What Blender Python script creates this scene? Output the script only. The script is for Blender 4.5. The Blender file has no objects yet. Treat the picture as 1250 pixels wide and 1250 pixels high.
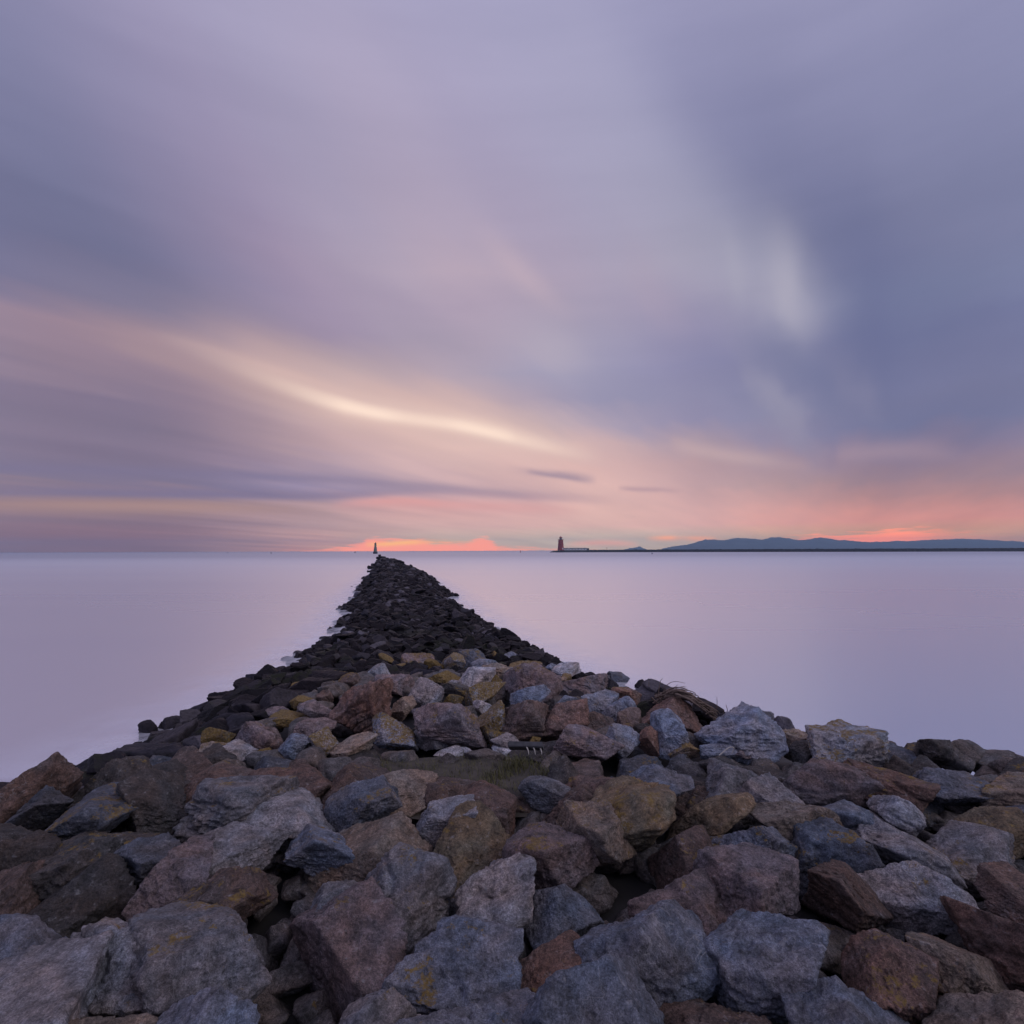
import bpy, bmesh, math, random
import numpy as np
from mathutils import Vector, Matrix

R = math.radians
rng = np.random.default_rng(7)
random.seed(7)
scene = bpy.context.scene
COL = scene.collection

# ------------------------------------------------------------------ camera
EYE = np.array([0.0, 0.0, 3.5])
FPX = 700.0                       # focal length in pixels of a 1250 px wide frame
HORIZ = 671.9
pitch = math.atan((HORIZ - 625.0) / FPX)
roll = 0.004
f_ = np.array([0, math.cos(pitch), math.sin(pitch)])
r0 = np.array([1.0, 0, 0]); u0 = np.array([0, -math.sin(pitch), math.cos(pitch)])
r_ = r0 * math.cos(roll) - u0 * math.sin(roll)
u_ = u0 * math.cos(roll) + r0 * math.sin(roll)
cam = bpy.data.objects.new('camera', bpy.data.cameras.new('camera'))
COL.objects.link(cam)
cam.data.sensor_width = 36.0
cam.data.lens = 36.0 * FPX / 1250.0
cam.data.clip_start = 0.05
cam.data.clip_end = 60000
M = Matrix((( r_[0], u_[0], -f_[0], EYE[0]), (r_[1], u_[1], -f_[1], EYE[1]), (r_[2], u_[2], -f_[2], EYE[2]), (0, 0, 0, 1)))
cam.matrix_world = M
scene.camera = cam

def ray(px, py):
    d = f_ * FPX + r_ * (px - 625.0) - u_ * (py - 625.0)
    return d / FPX                # unit depth along the optical axis
def project(p):
    q = np.asarray(p) - EYE
    z = q @ f_
    return 625 + FPX * (q @ r_) / z, 625 - FPX * (q @ u_) / z, z
def azel(px, py):
    d = ray(px, py)
    return math.degrees(math.atan2(d[0], d[1])), math.degrees(math.atan2(d[2], math.hypot(d[0], d[1])))
def at_distance(px, D):           # ground position (x, y) seen in column px at ground range D along +Y
    d = ray(px, HORIZ)
    return d[0] / d[1] * D, D

scene.view_settings.view_transform = 'Standard'
scene.view_settings.look = 'None'
scene.view_settings.exposure = 0
scene.view_settings.gamma = 1
scene.render.engine = 'CYCLES'
scene.cycles.use_denoising = True
scene.cycles.max_bounces = 6
scene.cycles.volume_bounces = 0

def lin(c):
    out = []
    for v in c:
        v = v / 255.0
        out.append(v / 12.92 if v <= 0.04045 else ((v + 0.055) / 1.055) ** 2.4)
    return tuple(out)

# ------------------------------------------------------------------ node helper
class NT:
    def __init__(s, tree): s.t = tree; s.n = tree.nodes; s.l = tree.links
    def new(s, kind, **kw):
        n = s.n.new(kind)
        for k, v in kw.items(): setattr(n, k, v)
        return n
    def put(s, sock, v):
        if isinstance(v, bpy.types.NodeSocket): s.l.new(v, sock)
        else: sock.default_value = v
    def math(s, op, a, b=None, c=None, clamp=False):
        n = s.new('ShaderNodeMath', operation=op, use_clamp=clamp)
        s.put(n.inputs[0], a)
        if b is not None: s.put(n.inputs[1], b)
        if c is not None: s.put(n.inputs[2], c)
        return n.outputs[0]
    def mapr(s, v, a, b, c=0.0, d=1.0, kind='LINEAR'):
        n = s.new('ShaderNodeMapRange', interpolation_type=kind)
        s.put(n.inputs[0], v)
        for i, q in enumerate((a, b, c, d)): s.put(n.inputs[i + 1], q)
        return n.outputs[0]
    def mix(s, fac, a, b, blend='MIX'):
        n = s.new('ShaderNodeMix', data_type='RGBA', blend_type=blend)
        s.put(n.inputs[0], fac)
        for sock, v in ((n.inputs[6], a), (n.inputs[7], b)):
            if isinstance(v, tuple) and len(v) == 3: v = (*v, 1.0)
            s.put(sock, v)
        return n.outputs[2]
    def ramp(s, fac, stops, interp='LINEAR'):
        n = s.new('ShaderNodeValToRGB')
        cr = n.color_ramp; cr.interpolation = interp
        while len(cr.elements) > 1: cr.elements.remove(cr.elements[-1])
        for i, (p, c) in enumerate(stops):
            e = cr.elements[0] if i == 0 else cr.elements.new(p)
            e.position = p; e.color = (*c, 1.0)
        s.put(n.inputs[0], fac)
        return n.outputs[0]
    def curve(s, v, pts, handle='AUTO'):
        n = s.new('ShaderNodeFloatCurve')
        c = n.mapping.curves[0]
        n.mapping.use_clip = False
        while len(c.points) < len(pts): c.points.new(0.5, 0.5)
        for p, (x, y) in zip(c.points, pts): p.location = (x, y); p.handle_type = handle
        n.mapping.update()
        s.put(n.inputs[1], v)
        return n.outputs[0]
    def noise(s, vec, scale, detail=4, rough=0.5, dist=0.0, dims='3D'):
        n = s.new('ShaderNodeTexNoise', noise_dimensions=dims)
        s.put(n.inputs['Vector'], vec); s.put(n.inputs['Scale'], scale)
        s.put(n.inputs['Detail'], detail); s.put(n.inputs['Roughness'], rough); s.put(n.inputs['Distortion'], dist)
        return n.outputs['Fac']

# ------------------------------------------------------------------ sky (world)
world = bpy.data.worlds.new('World'); scene.world = world
world.use_nodes = True
W = NT(world.node_tree); W.n.clear()
tc = W.new('ShaderNodeTexCoord')
sep = W.new('ShaderNodeSeparateXYZ'); W.l.new(tc.outputs['Generated'], sep.inputs[0])
X, Y, Z = sep.outputs
az = W.math('MULTIPLY', W.math('ARCTAN2', X, Y), 180 / math.pi)
el = W.math('MULTIPLY', W.math('ARCSINE', Z, clamp=False), 180 / math.pi)
# cloud deck coordinates: streaks run along the wind, which blows towards azimuth 28 degrees
zz = W.math('ADD', W.math('MAXIMUM', Z, 0.0), 0.06)
cx = W.math('DIVIDE', X, zz); cy = W.math('DIVIDE', Y, zz)
wa = R(29)
along = W.math('ADD', W.math('MULTIPLY', cx, math.sin(wa)), W.math('MULTIPLY', cy, math.cos(wa)))
across = W.math('SUBTRACT', W.math('MULTIPLY', cx, math.cos(wa)), W.math('MULTIPLY', cy, math.sin(wa)))
comb = W.new('ShaderNodeCombineXYZ')
W.put(comb.inputs[0], W.math('MULTIPLY', across, 1.0)); W.put(comb.inputs[1], W.math('MULTIPLY', along, 0.22))
deck = comb.outputs[0]
n1 = W.noise(deck, 1.5, 3, 0.45)
n2 = W.noise(deck, 4.0, 3, 0.5)
comb2 = W.new('ShaderNodeCombineXYZ')
W.put(comb2.inputs[0], W.math('MULTIPLY', az, 0.02)); W.put(comb2.inputs[1], W.math('MULTIPLY', el, 0.16)); W.put(comb2.inputs[2], 3.0)
n3 = W.noise(comb2.outputs[0], 1.6, 4, 0.55)
# gentle warp of the cloud pattern
azw = W.math('ADD', az, W.math('MULTIPLY', W.math('SUBTRACT', n1, 0.5), 5.0))
hw = W.mapr(el, 2.0, 14.0, 0.12, 1.0)
elw = W.math('ADD', el, W.math('MULTIPLY', W.math('MULTIPLY', W.math('SUBTRACT', n2, 0.5), 4.0), hw))
elw = W.math('ADD', elw, W.math('MULTIPLY', W.math('MULTIPLY', W.math('SUBTRACT', n3, 0.5), 1.6), hw))

COLX = [178, 289, 400, 511, 622, 733, 844, 955, 1066]
TAB = {
 319: [(105,108,140),(128,122,152),(152,138,165),(170,157,178),(188,169,184),(170,156,178),(165,158,180),(165,162,183),(106,110,146)],
 370: [(112,110,140),(130,124,154),(156,141,167),(166,152,174),(175,158,178),(166,156,178),(156,148,175),(170,166,186),(105,112,148)],
 415: [(155,131,146),(158,138,156),(158,143,168),(165,152,172),(174,160,179),(160,154,179),(146,141,172),(132,131,164),(107,112,148)],
 450: [(146,126,143),(168,143,152),(185,164,170),(175,158,174),(163,157,181),(153,149,177),(140,137,170),(122,123,158),(112,115,150)],
 490: [(122,110,135),(158,134,147),(200,170,170),(205,175,175),(172,158,178),(152,148,176),(144,140,169),(130,130,160),(116,117,150)],
 520: [(123,112,136),(150,130,146),(195,166,168),(222,188,182),(205,180,182),(175,160,178),(150,143,172),(140,137,167),(112,116,151)],
 545: [(125,112,135),(153,131,147),(190,160,165),(222,187,181),(225,190,184),(205,174,176),(180,157,168),(150,137,162),(128,120,148)],
 570: [(124,112,137),(145,127,150),(178,154,168),(213,178,178),(220,182,178),(217,178,175),(188,157,163),(165,141,154),(142,122,145)],
 595: [(122,112,137),(132,122,151),(156,141,168),(180,158,172),(205,173,175),(222,183,178),(195,161,165),(180,150,155),(158,129,136)],
 612: [(158,129,131),(164,137,144),(180,149,156),(212,162,163),(214,166,168),(220,180,175),(207,167,168),(200,156,157),(178,135,140)],
 640: [(130,113,134),(151,129,145),(178,151,158),(204,170,170),(208,172,172),(212,176,173),(212,170,170),(214,160,158),(210,146,143)],
 660: [(128,112,133),(150,130,145),(180,150,157),(206,165,165),(212,168,167),(214,172,170),(218,166,165),(225,158,152),(235,150,142)],
 671: [(130,113,132),(152,131,145),(196,148,150),(222,165,162),(222,166,164),(218,168,166),(224,166,162),(228,158,152),(240,150,142)],
}
ROWY = sorted(TAB)
ARR = np.array([TAB[y] for y in ROWY], float)
def sky_lookup(px, py):
    fx = np.interp(px, COLX, range(len(COLX))); fy = np.interp(py, ROWY, range(len(ROWY)))
    i0, j0 = int(min(fx, len(COLX) - 2)), int(min(fy, len(ROWY) - 2)); a, b = fx - i0, fy - j0
    return (ARR[j0, i0] * (1 - a) * (1 - b) + ARR[j0, i0 + 1] * a * (1 - b) + ARR[j0 + 1, i0] * (1 - a) * b + ARR[j0 + 1, i0 + 1] * a * b)
def sky_at(a, e):
    ar, er = R(a), R(e)
    d = np.array([math.sin(ar) * math.cos(er), math.cos(ar) * math.cos(er), math.sin(er)])
    x, y, z = project(EYE + d * 1000)
    return sky_lookup(x, y)
BACK = {0: (132,138,172), 12: (142,148,184), 30: (164,168,206), 60: (196,196,226), 90: (208,205,232)}
HAZE_D = 1.05e-4
AIRLIGHT = np.array((0.14, 0.19, 0.31))
def beyond_air(c, e):             # sky brightness behind the sea air that gives colour c through it
    L = min(9300.0, 184.0 / max(1e-3, math.sin(R(max(e, 0.05))))); T = math.exp(-HAZE_D * L)
    return tuple(np.maximum((np.array(lin(c)) - (1 - T) * AIRLIGHT) / T, 0.02))
def back_at(e):
    return np.array([np.interp(e, list(BACK), [c[k] for c in BACK.values()]) for k in range(3)])
HIGH = np.array((142.0, 132.0, 164.0))
SIDE_EL = [0, 0.9, 2.4, 4.4, 6.0, 8.0, 10.2, 12.3, 14.6, 17.5, 20.5, 23.5, 26.5]
AZS = list(np.linspace(-32.5, 32.5, 14))
def row_colors(e):
    stops = []
    zen = back_at(e)
    for a in [-180, -100, -60, -42] + AZS + [42, 60, 100, 180]:
        c = sky_at(max(-31.5, min(31.5, a)), min(e, 26.5))
        t = max(0.0, (abs(a) - 38) / 62.0); t = min(1.0, t)
        if a > 50: t = max(t, 0.35)
        c = c * (1 - t) + zen * t
        if e > 26.5:
            k = min(1.0, (e - 26.5) / 24.0) ** 0.8
            c = c * (1 - k) + (zen * 0.6 + HIGH * 0.4) * k
        stops.append(((a + 180) / 360.0, beyond_air(c, e)))
    return stops
azw = W.math('ADD', azw, W.math('MULTIPLY', W.math('MAXIMUM', W.math('SUBTRACT', el, 21.0), 0.0), 0.8))
azn = W.mapr(azw, -180, 180, 0, 1)
prev = None
els = SIDE_EL + [30, 36, 48, 70]
skyc = None
for i, e in enumerate(els):
    c = W.ramp(azn, row_colors(e), 'CARDINAL')
    if skyc is None: skyc = c
    else: skyc = W.mix(W.mapr(elw, els[i - 1], e, 0, 1), skyc, c)
# streaky light and dark in the deck
lum = W.mapr(n1, 0.25, 0.75, 0.90, 1.10)
lum = W.math('MULTIPLY', lum, W.mapr(n3, 0.3, 0.7, 0.965, 1.035))
lumc = W.new('ShaderNodeCombineColor')
W.put(lumc.inputs[0], lum); W.put(lumc.inputs[1], W.math('POWER', lum, 0.95)); W.put(lumc.inputs[2], W.math('POWER', lum, 0.75))
skyc = W.mix(1.0, skyc, lumc.outputs[0], 'MULTIPLY')

def nrm_az(a): return (a + 60.0) / 120.0
azl = W.mapr(az, -60, 60, 0, 1)
def streak(col, path, sig_up, sig_dn, amp, warp=0.0, wsrc=None):
    """a cloud streak: centre elevation, upper and lower softness and strength along the azimuth"""
    global skyc
    pts = [azel(*p) for p in path]
    cen = W.math('MULTIPLY', W.curve(azl, [(nrm_az(a), e / 40.0) for a, e in pts]), 40.0)
    ampl = W.curve(azl, [(nrm_az(azel(x, 600)[0]), v) for x, v in amp], 'AUTO_CLAMPED')
    ev = el
    if warp: ev = W.math('ADD', el, W.math('MULTIPLY', W.math('SUBTRACT', wsrc if wsrc is not None else n2, 0.5), warp))
    d = W.math('SUBTRACT', ev, cen)
    up = W.math('DIVIDE', W.math('MAXIMUM', d, 0.0), sig_up)
    dn = W.math('DIVIDE', W.math('MINIMUM', d, 0.0), sig_dn)
    s2 = W.math('ADD', W.math('MULTIPLY', up, up), W.math('MULTIPLY', dn, dn))
    g = W.math('EXPONENT', W.math('MULTIPLY', s2, -1.0))
    skyc = W.mix(W.math('MULTIPLY', g, ampl, clamp=True), skyc, beyond_air(col, sum(e for a, e in pts) / len(pts)))
MAINP = [(100,372),(178,405),(240,430),(300,455),(350,474),(400,491),(450,503),(500,511),(560,520),(610,531),(650,541),(700,553),(760,562)]
streak((222,188,178), MAINP, 3.6, 1.8, [(90,0.05),(178,0.1),(260,0.3),(400,0.75),(520,0.75),(640,0.5),(730,0.15),(800,0)], 0.5)
streak((255,226,208), MAINP, 0.95, 0.62, [(180,0.0),(265,0.14),(335,0.42),(400,0.85),(455,1.0),(505,0.72),(545,0.8),(585,1.0),(630,0.65),(690,0.3),(740,0)], 0.2)
streak((216,184,178), [(150,398),(220,415),(300,441),(370,464),(430,482),(480,494),(560,508),(640,528)], 0.4, 0.5, [(150,0.0),(210,0.12),(300,0.3),(400,0.75),(470,0.5),(540,0.3),(620,0.1),(660,0)], 0.3)
streak((172,145,150), [(120,414),(178,433),(240,453),(300,473),(360,490),(420,504)], 2.0, 0.55, [(60,0.0),(120,0.2),(178,0.5),(260,0.55),(340,0.4),(420,0.0)], 0.3)
# blue-grey bank low on the left
streak((122,114,146), [(60,572),(178,576),(289,580),(400,585),(520,593),(640,604),(760,608)], 0.5, 0.5, [(60,0.5),(178,0.5),(300,0.55),(420,0.5),(560,0.3),(680,0.15),(760,0)], 0.35, n3)
streak((120,112,145), [(60,602),(178,603),(289,604),(400,606),(520,600),(640,606),(760,612)], 0.75, 0.42, [(60,0.75),(178,0.8),(300,0.75),(400,0.6),(520,0.3),(640,0.25),(720,0.1),(800,0)], 0.3, n3)
streak((170,138,136), [(60,617),(178,618),(289,620),(400,623)], 0.35, 0.6, [(60,0.6),(178,0.7),(300,0.5),(400,0.1),(440,0)], 0.2, n3)
streak((219,158,157), [(400,618),(475,612),(560,616),(640,620)], 0.45, 0.5, [(400,0.0),(450,0.6),(480,0.75),(560,0.4),(640,0.3),(720,0)], 0.3, n3)
# small dark clouds
streak((158,138,156), [(610,570),(650,577),(685,580),(720,585),(760,590)], 0.42, 0.36, [(615,0.0),(640,0.25),(662,0.75),(690,0.8),(710,0.6),(730,0.0)], 0.5)
streak((182,150,160), [(750,596),(770,597),(800,598),(830,600)], 0.28, 0.25, [(755,0.0),(778,0.7),(810,0.55),(835,0)], 0.3)
streak((200,172,173), [(830,545),(885,556),(940,563),(1000,572)], 0.8, 0.7, [(820,0.0),(870,0.55),(910,0.5),(960,0.2),(1010,0)], 0.5)
streak((172,146,158), [(1020,556),(1062,552),(1110,550),(1180,556)], 0.9, 0.8, [(1020,0.0),(1060,0.6),(1110,0.5),(1180,0.1),(1200,0)], 0.5)
def blob(col, px, py, lng, sht, ang, amp):
    """a soft wind-drawn patch of cloud; ang turns its long axis from level towards steep"""
    global skyc
    a0, e0 = azel(px, py); k = 0.075
    u = W.math('SUBTRACT', azl_deg, a0); v = W.math('SUBTRACT', el_soft, e0)
    ca, sa = math.cos(R(ang)), math.sin(R(ang))
    p = W.math('DIVIDE', W.math('ADD', W.math('MULTIPLY', u, ca), W.math('MULTIPLY', v, sa)), lng * k)
    q = W.math('DIVIDE', W.math('SUBTRACT', W.math('MULTIPLY', v, ca), W.math('MULTIPLY', u, sa)), sht * k)
    g = W.math('EXPONENT', W.math('MULTIPLY', W.math('ADD', W.math('MULTIPLY', p, p), W.math('MULTIPLY', q, q)), -1.0))
    skyc = W.mix(W.math('MULTIPLY', g, amp), skyc, lin(col))
azl_deg = W.math('ADD', az, W.math('MULTIPLY', W.math('SUBTRACT', n2, 0.5), 5.0))
el_soft = W.math('ADD', el, W.math('MULTIPLY', W.math('SUBTRACT', n1, 0.5), 3.0))
blob((180,175,191), 958, 362, 62, 26, -82, 0.75)
blob((172,168,186), 893, 335, 40, 11, -75, 0.5)
blob((198,176,188), 640, 330, 62, 18, -38, 0.6)
blob((188,176,190), 674, 424, 52, 28, -28, 0.5)
blob((164,158,178), 945, 482, 50, 16, -62, 0.55)
blob((148,142,166), 1048, 478, 44, 16, -60, 0.45)
blob((150,145,168), 966, 520, 40, 14, -55, 0.4)
blob((134,132,166), 850, 430, 60, 26, -30, 0.4)
blob((114,117,152), 975, 445, 70, 24, -35, 0.5)
blob((104,108,146), 1062, 390, 120, 34, -85, 0.5)
blob((176,160,180), 800, 345, 60, 20, -60, 0.4)
# glow under the cloud edge at the horizon
def glow(col, path, soft, amp, wig=1.5):
    global skyc
    pts = [azel(*p) for p in path]
    top = W.math('MULTIPLY', W.curve(azl, [(nrm_az(a), e / 4.0) for a, e in pts]), 4.0)
    ampl = W.curve(azl, [(nrm_az(azel(x, 600)[0]), v) for x, v in amp], 'AUTO_CLAMPED')
    cg = W.new('ShaderNodeCombineXYZ'); W.put(cg.inputs[0], W.math('MULTIPLY', az, 0.55)); W.put(cg.inputs[1], W.math('MULTIPLY', el, 5.0))
    nn = W.noise(cg.outputs[0], 1.0, 3, 0.55)
    ev = W.math('ADD', el, W.math('MULTIPLY', W.math('SUBTRACT', nn, 0.5), wig))
    d = W.math('SUBTRACT', top, ev)
    g = W.mapr(d, -soft * 0.5, soft, 0, 1, 'SMOOTHSTEP')
    skyc = W.mix(W.math('MULTIPLY', g, ampl, clamp=True), skyc, beyond_air(col, 0.55))
glow((252,161,150), [(330,673),(370,671.5),(400,669.5),(430,664.5),(447,659.5),(460,657.0),(480,658.0),(512,657.5),(525,660.5),(560,662.5),(575,660.5),(587,656.5),(596,657.5),(604,663),(616,667.5),(635,667.5),(660,669),(720,670)], 0.42,
     [(340,0),(400,0.75),(440,1),(600,0.95),(625,0.7),(680,0.45),(760,0)])
streak((255,194,135), [(440,664.5),(470,664.0),(500,662.0),(540,661.5),(570,661)], 0.22, 0.25, [(445,0),(465,0.65),(490,0.75),(515,0.4),(560,0.15),(590,0)], 0.1, n3)
glow((250,152,141), [(900,664),(930,660),(960,656.5),(1000,654),(1040,652),(1066,649),(1110,646),(1170,648),(1250,652)], 0.5, [(930,0),(960,0.7),(1000,0.9),(1066,1.0),(1140,0.5),(1220,0.15),(1300,0)])
streak((255,168,140), [(780,658),(812,657),(850,657.5),(880,659)], 0.22, 0.25, [(785,0),(805,0.5),(815,0.65),(830,0.25),(850,0.5),(875,0.1),(890,0)], 0.1, n3)
streak((236,158,155), [(700,664),(735,662.5),(770,664)], 0.3, 0.3, [(690,0),(735,0.45),(780,0)], 0.1, n3)
# below the horizon the world is the dim sea beyond
skyc = W.mix(W.mapr(el, -2.0, -0.05, 0, 1), lin((118,112,140)), skyc)
bgc = W.new('ShaderNodeBackground'); W.put(bgc.inputs[0], skyc); bgc.inputs[1].default_value = 0.97
SUN_EL, SUN_AZ = 38.0, 118.0
nish = W.new('ShaderNodeTexSky', sky_type='NISHITA', sun_disc=False)
nish.sun_elevation = R(SUN_EL); nish.sun_rotation = R(SUN_AZ)
bgn = W.new('ShaderNodeBackground'); W.l.new(nish.outputs[0], bgn.inputs[0]); bgn.inputs[1].default_value = 0.05
add = W.new('ShaderNodeAddShader'); W.l.new(bgc.outputs[0], add.inputs[0]); W.l.new(bgn.outputs[0], add.inputs[1])
NISH_IN = 0.004
bgn.inputs[1].default_value = NISH_IN
wout = W.new('ShaderNodeOutputWorld'); W.l.new(add.outputs[0], wout.inputs[0])

sun = bpy.data.objects.new('sun', bpy.data.lights.new('sun', 'SUN')); COL.objects.link(sun)
sun.data.energy = 0.6; sun.data.angle = R(35); sun.data.color = (1.0, 0.93, 0.90)
sd = Vector((math.sin(R(SUN_AZ)) * math.cos(R(SUN_EL)), math.cos(R(SUN_AZ)) * math.cos(R(SUN_EL)), math.sin(R(SUN_EL))))
sun.rotation_euler = sd.to_track_quat('Z', 'Y').to_euler()

# ------------------------------------------------------------------ numpy noise and mesh helpers
def _h(ix, iy, iz, s):
    n = (ix.astype(np.int64) * 374761393 + iy.astype(np.int64) * 668265263 + iz.astype(np.int64) * 2147483647 + s * 1274126177) & 0xffffffff
    n = ((n ^ (n >> 13)) * 1274126177) & 0xffffffff
    n = ((n ^ (n >> 16)) * 2246822519) & 0xffffffff
    return ((n ^ (n >> 15)) & 0xffffff) / float(0xffffff)
def vnoise(p, s=0):
    i = np.floor(p).astype(np.int64); f = p - i
    f = f * f * f * (f * (f * 6 - 15) + 10)
    r = 0
    for dx in (0, 1):
        wx = f[:, 0] if dx else 1 - f[:, 0]
        for dy in (0, 1):
            wy = f[:, 1] if dy else 1 - f[:, 1]
            for dz in (0, 1):
                wz = f[:, 2] if dz else 1 - f[:, 2]
                r = r + wx * wy * wz * _h(i[:, 0] + dx, i[:, 1] + dy, i[:, 2] + dz, s)
    return r * 2 - 1
def fbm(p, octv=4, s=0, gain=0.5):
    a = 1; t = 0
    for k in range(octv):
        t = t + a * vnoise(p * (2 ** k) + k * 17.3, s + k); a *= gain
    return t
_ico = {}
def ico(n):
    if n not in _ico:
        bm = bmesh.new(); bmesh.ops.create_icosphere(bm, subdivisions=n, radius=1.0)
        v = np.array([q.co[:] for q in bm.verts]); fc = np.array([[q.index for q in x.verts] for x in bm.faces])
        bm.free(); v /= np.linalg.norm(v, axis=1)[:, None]
        _ico[n] = (v, fc)
    return _ico[n]
def mesh_np(name, v, fc, mat, smooth=True):
    me = bpy.data.meshes.new(name)
    v = np.asarray(v, np.float32); fc = np.asarray(fc, np.int32); k = fc.shape[1]
    me.vertices.add(len(v)); me.vertices.foreach_set('co', v.ravel())
    me.loops.add(fc.size); me.loops.foreach_set('vertex_index', fc.ravel())
    me.polygons.add(len(fc)); me.polygons.foreach_set('loop_start', np.arange(0, fc.size, k, dtype=np.int32))
    try: me.polygons.foreach_set('loop_total', np.full(len(fc), k, np.int32))
    except Exception: pass
    me.polygons.foreach_set('use_smooth', np.full(len(fc), smooth))
    me.update(calc_edges=True)
    if mat: me.materials.append(mat)
    return me
def link(name, me, loc=(0, 0, 0), parent=None):
    o = bpy.data.objects.new(name, me); COL.objects.link(o); o.location = loc
    if parent: o.parent = parent
    return o
def tag(o, label=None, cat=None, group=None, kind=None):
    if label: o['label'] = label
    if cat: o['category'] = cat
    if group: o['group'] = group
    if kind: o['kind'] = kind
    return o
def empty(name, loc):
    o = bpy.data.objects.new(name, None); COL.objects.link(o); o.location = loc; o.empty_display_size = 0.3
    return o
def rot(rx, ry, rz):
    return np.array(Matrix.Rotation(rz, 3, 'Z') @ Matrix.Rotation(ry, 3, 'Y') @ Matrix.Rotation(rx, 3, 'X'))

def rock_verts(sub, seed, nplane=11, sharp=60, rough=1.0, strata=0.0, tilt=0.5):
    g = np.random.default_rng(seed)
    d, fc = ico(sub)
    n = g.normal(size=(nplane, 3)); n /= np.linalg.norm(n, axis=1)[:, None]
    n = np.vstack([n, -n[: nplane // 2] + g.normal(size=(nplane // 2, 3)) * 0.25]); n /= np.linalg.norm(n, axis=1)[:, None]
    dist = g.uniform(0.42, 0.95, len(n))
    dots = d @ n.T
    rr = np.where(dots > 0.05, dist[None] / np.maximum(dots, 0.05), 20.0)
    rr = np.minimum(rr, 6.0)
    r = -np.log(np.exp(-sharp * rr).sum(1)) / sharp
    r = np.minimum(r, 1.35)
    off = g.uniform(-50, 50, 3)
    v = d * r[:, None]
    if sub >= 4:
        q = v + off
        disp = 0.045 * fbm(q * 1.7, 2, seed % 97) - 0.05 * np.abs(fbm(q * 3.6, 3, seed % 89)) 
        if sub >= 5: disp = disp - 0.034 * np.abs(fbm(q * 8.0, 3, seed % 67)) + 0.018 * fbm(q * 17, 3, seed % 71)
        if strata:
            ax = g.normal(size=3); ax[2] += 1.2; ax /= np.linalg.norm(ax)
            ph = (v @ ax) * strata + 0.5 * fbm(q * 1.5, 2, 5)
            st = np.abs((ph % 1.0) - 0.5) * 2
            disp = disp - 0.07 * np.clip(1 - st * 3.0, 0, 1)
        v = v + d * (disp * rough)[:, None]
    else:
        v = v + d * (0.07 * fbm((v + off) * 2.0, 2, seed % 61) * rough)[:, None]
    m = rot(g.uniform(-tilt, tilt), g.uniform(-tilt, tilt), g.uniform(0, 6.283))
    return v @ m.T, fc
def fit(v, sx, sy, sz):
    lo, hi = v.min(0), v.max(0)
    return (v - (lo + hi) / 2) / (hi - lo) * np.array([sx, sy, sz])

# ------------------------------------------------------------------ materials
def new_mat(name):
    m = bpy.data.materials.new(name); m.use_nodes = True
    t = NT(m.node_tree); t.n.clear()
    p = t.new('ShaderNodeBsdfPrincipled'); o = t.new('ShaderNodeOutputMaterial')
    t.l.new(p.outputs[0], o.inputs[0])
    return m, t, p, o
def bump(t, p, h, strength, dist):
    b = t.new('ShaderNodeBump'); b.inputs['Strength'].default_value = strength; b.inputs['Distance'].default_value = dist
    t.put(b.inputs['Height'], h); t.l.new(b.outputs[0], p.inputs['Normal'])
def plain(name, col, rough=0.8, var=0.15, scale=2.0, metallic=0.0):
    m, t, p, o = new_mat(name)
    c = t.new('ShaderNodeTexCoord')
    n = t.noise(c.outputs['Object'], scale, 5, 0.6)
    k = t.mapr(n, 0.25, 0.75, 1 - var, 1 + var)
    v = t.new('ShaderNodeVectorMath', operation='SCALE'); v.inputs[0].default_value = col; t.put(v.inputs['Scale'], k)
    t.l.new(v.outputs[0], p.inputs['Base Color'])
    p.inputs['Roughness'].default_value = rough; p.inputs['Metallic'].default_value = metallic
    return m

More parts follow.
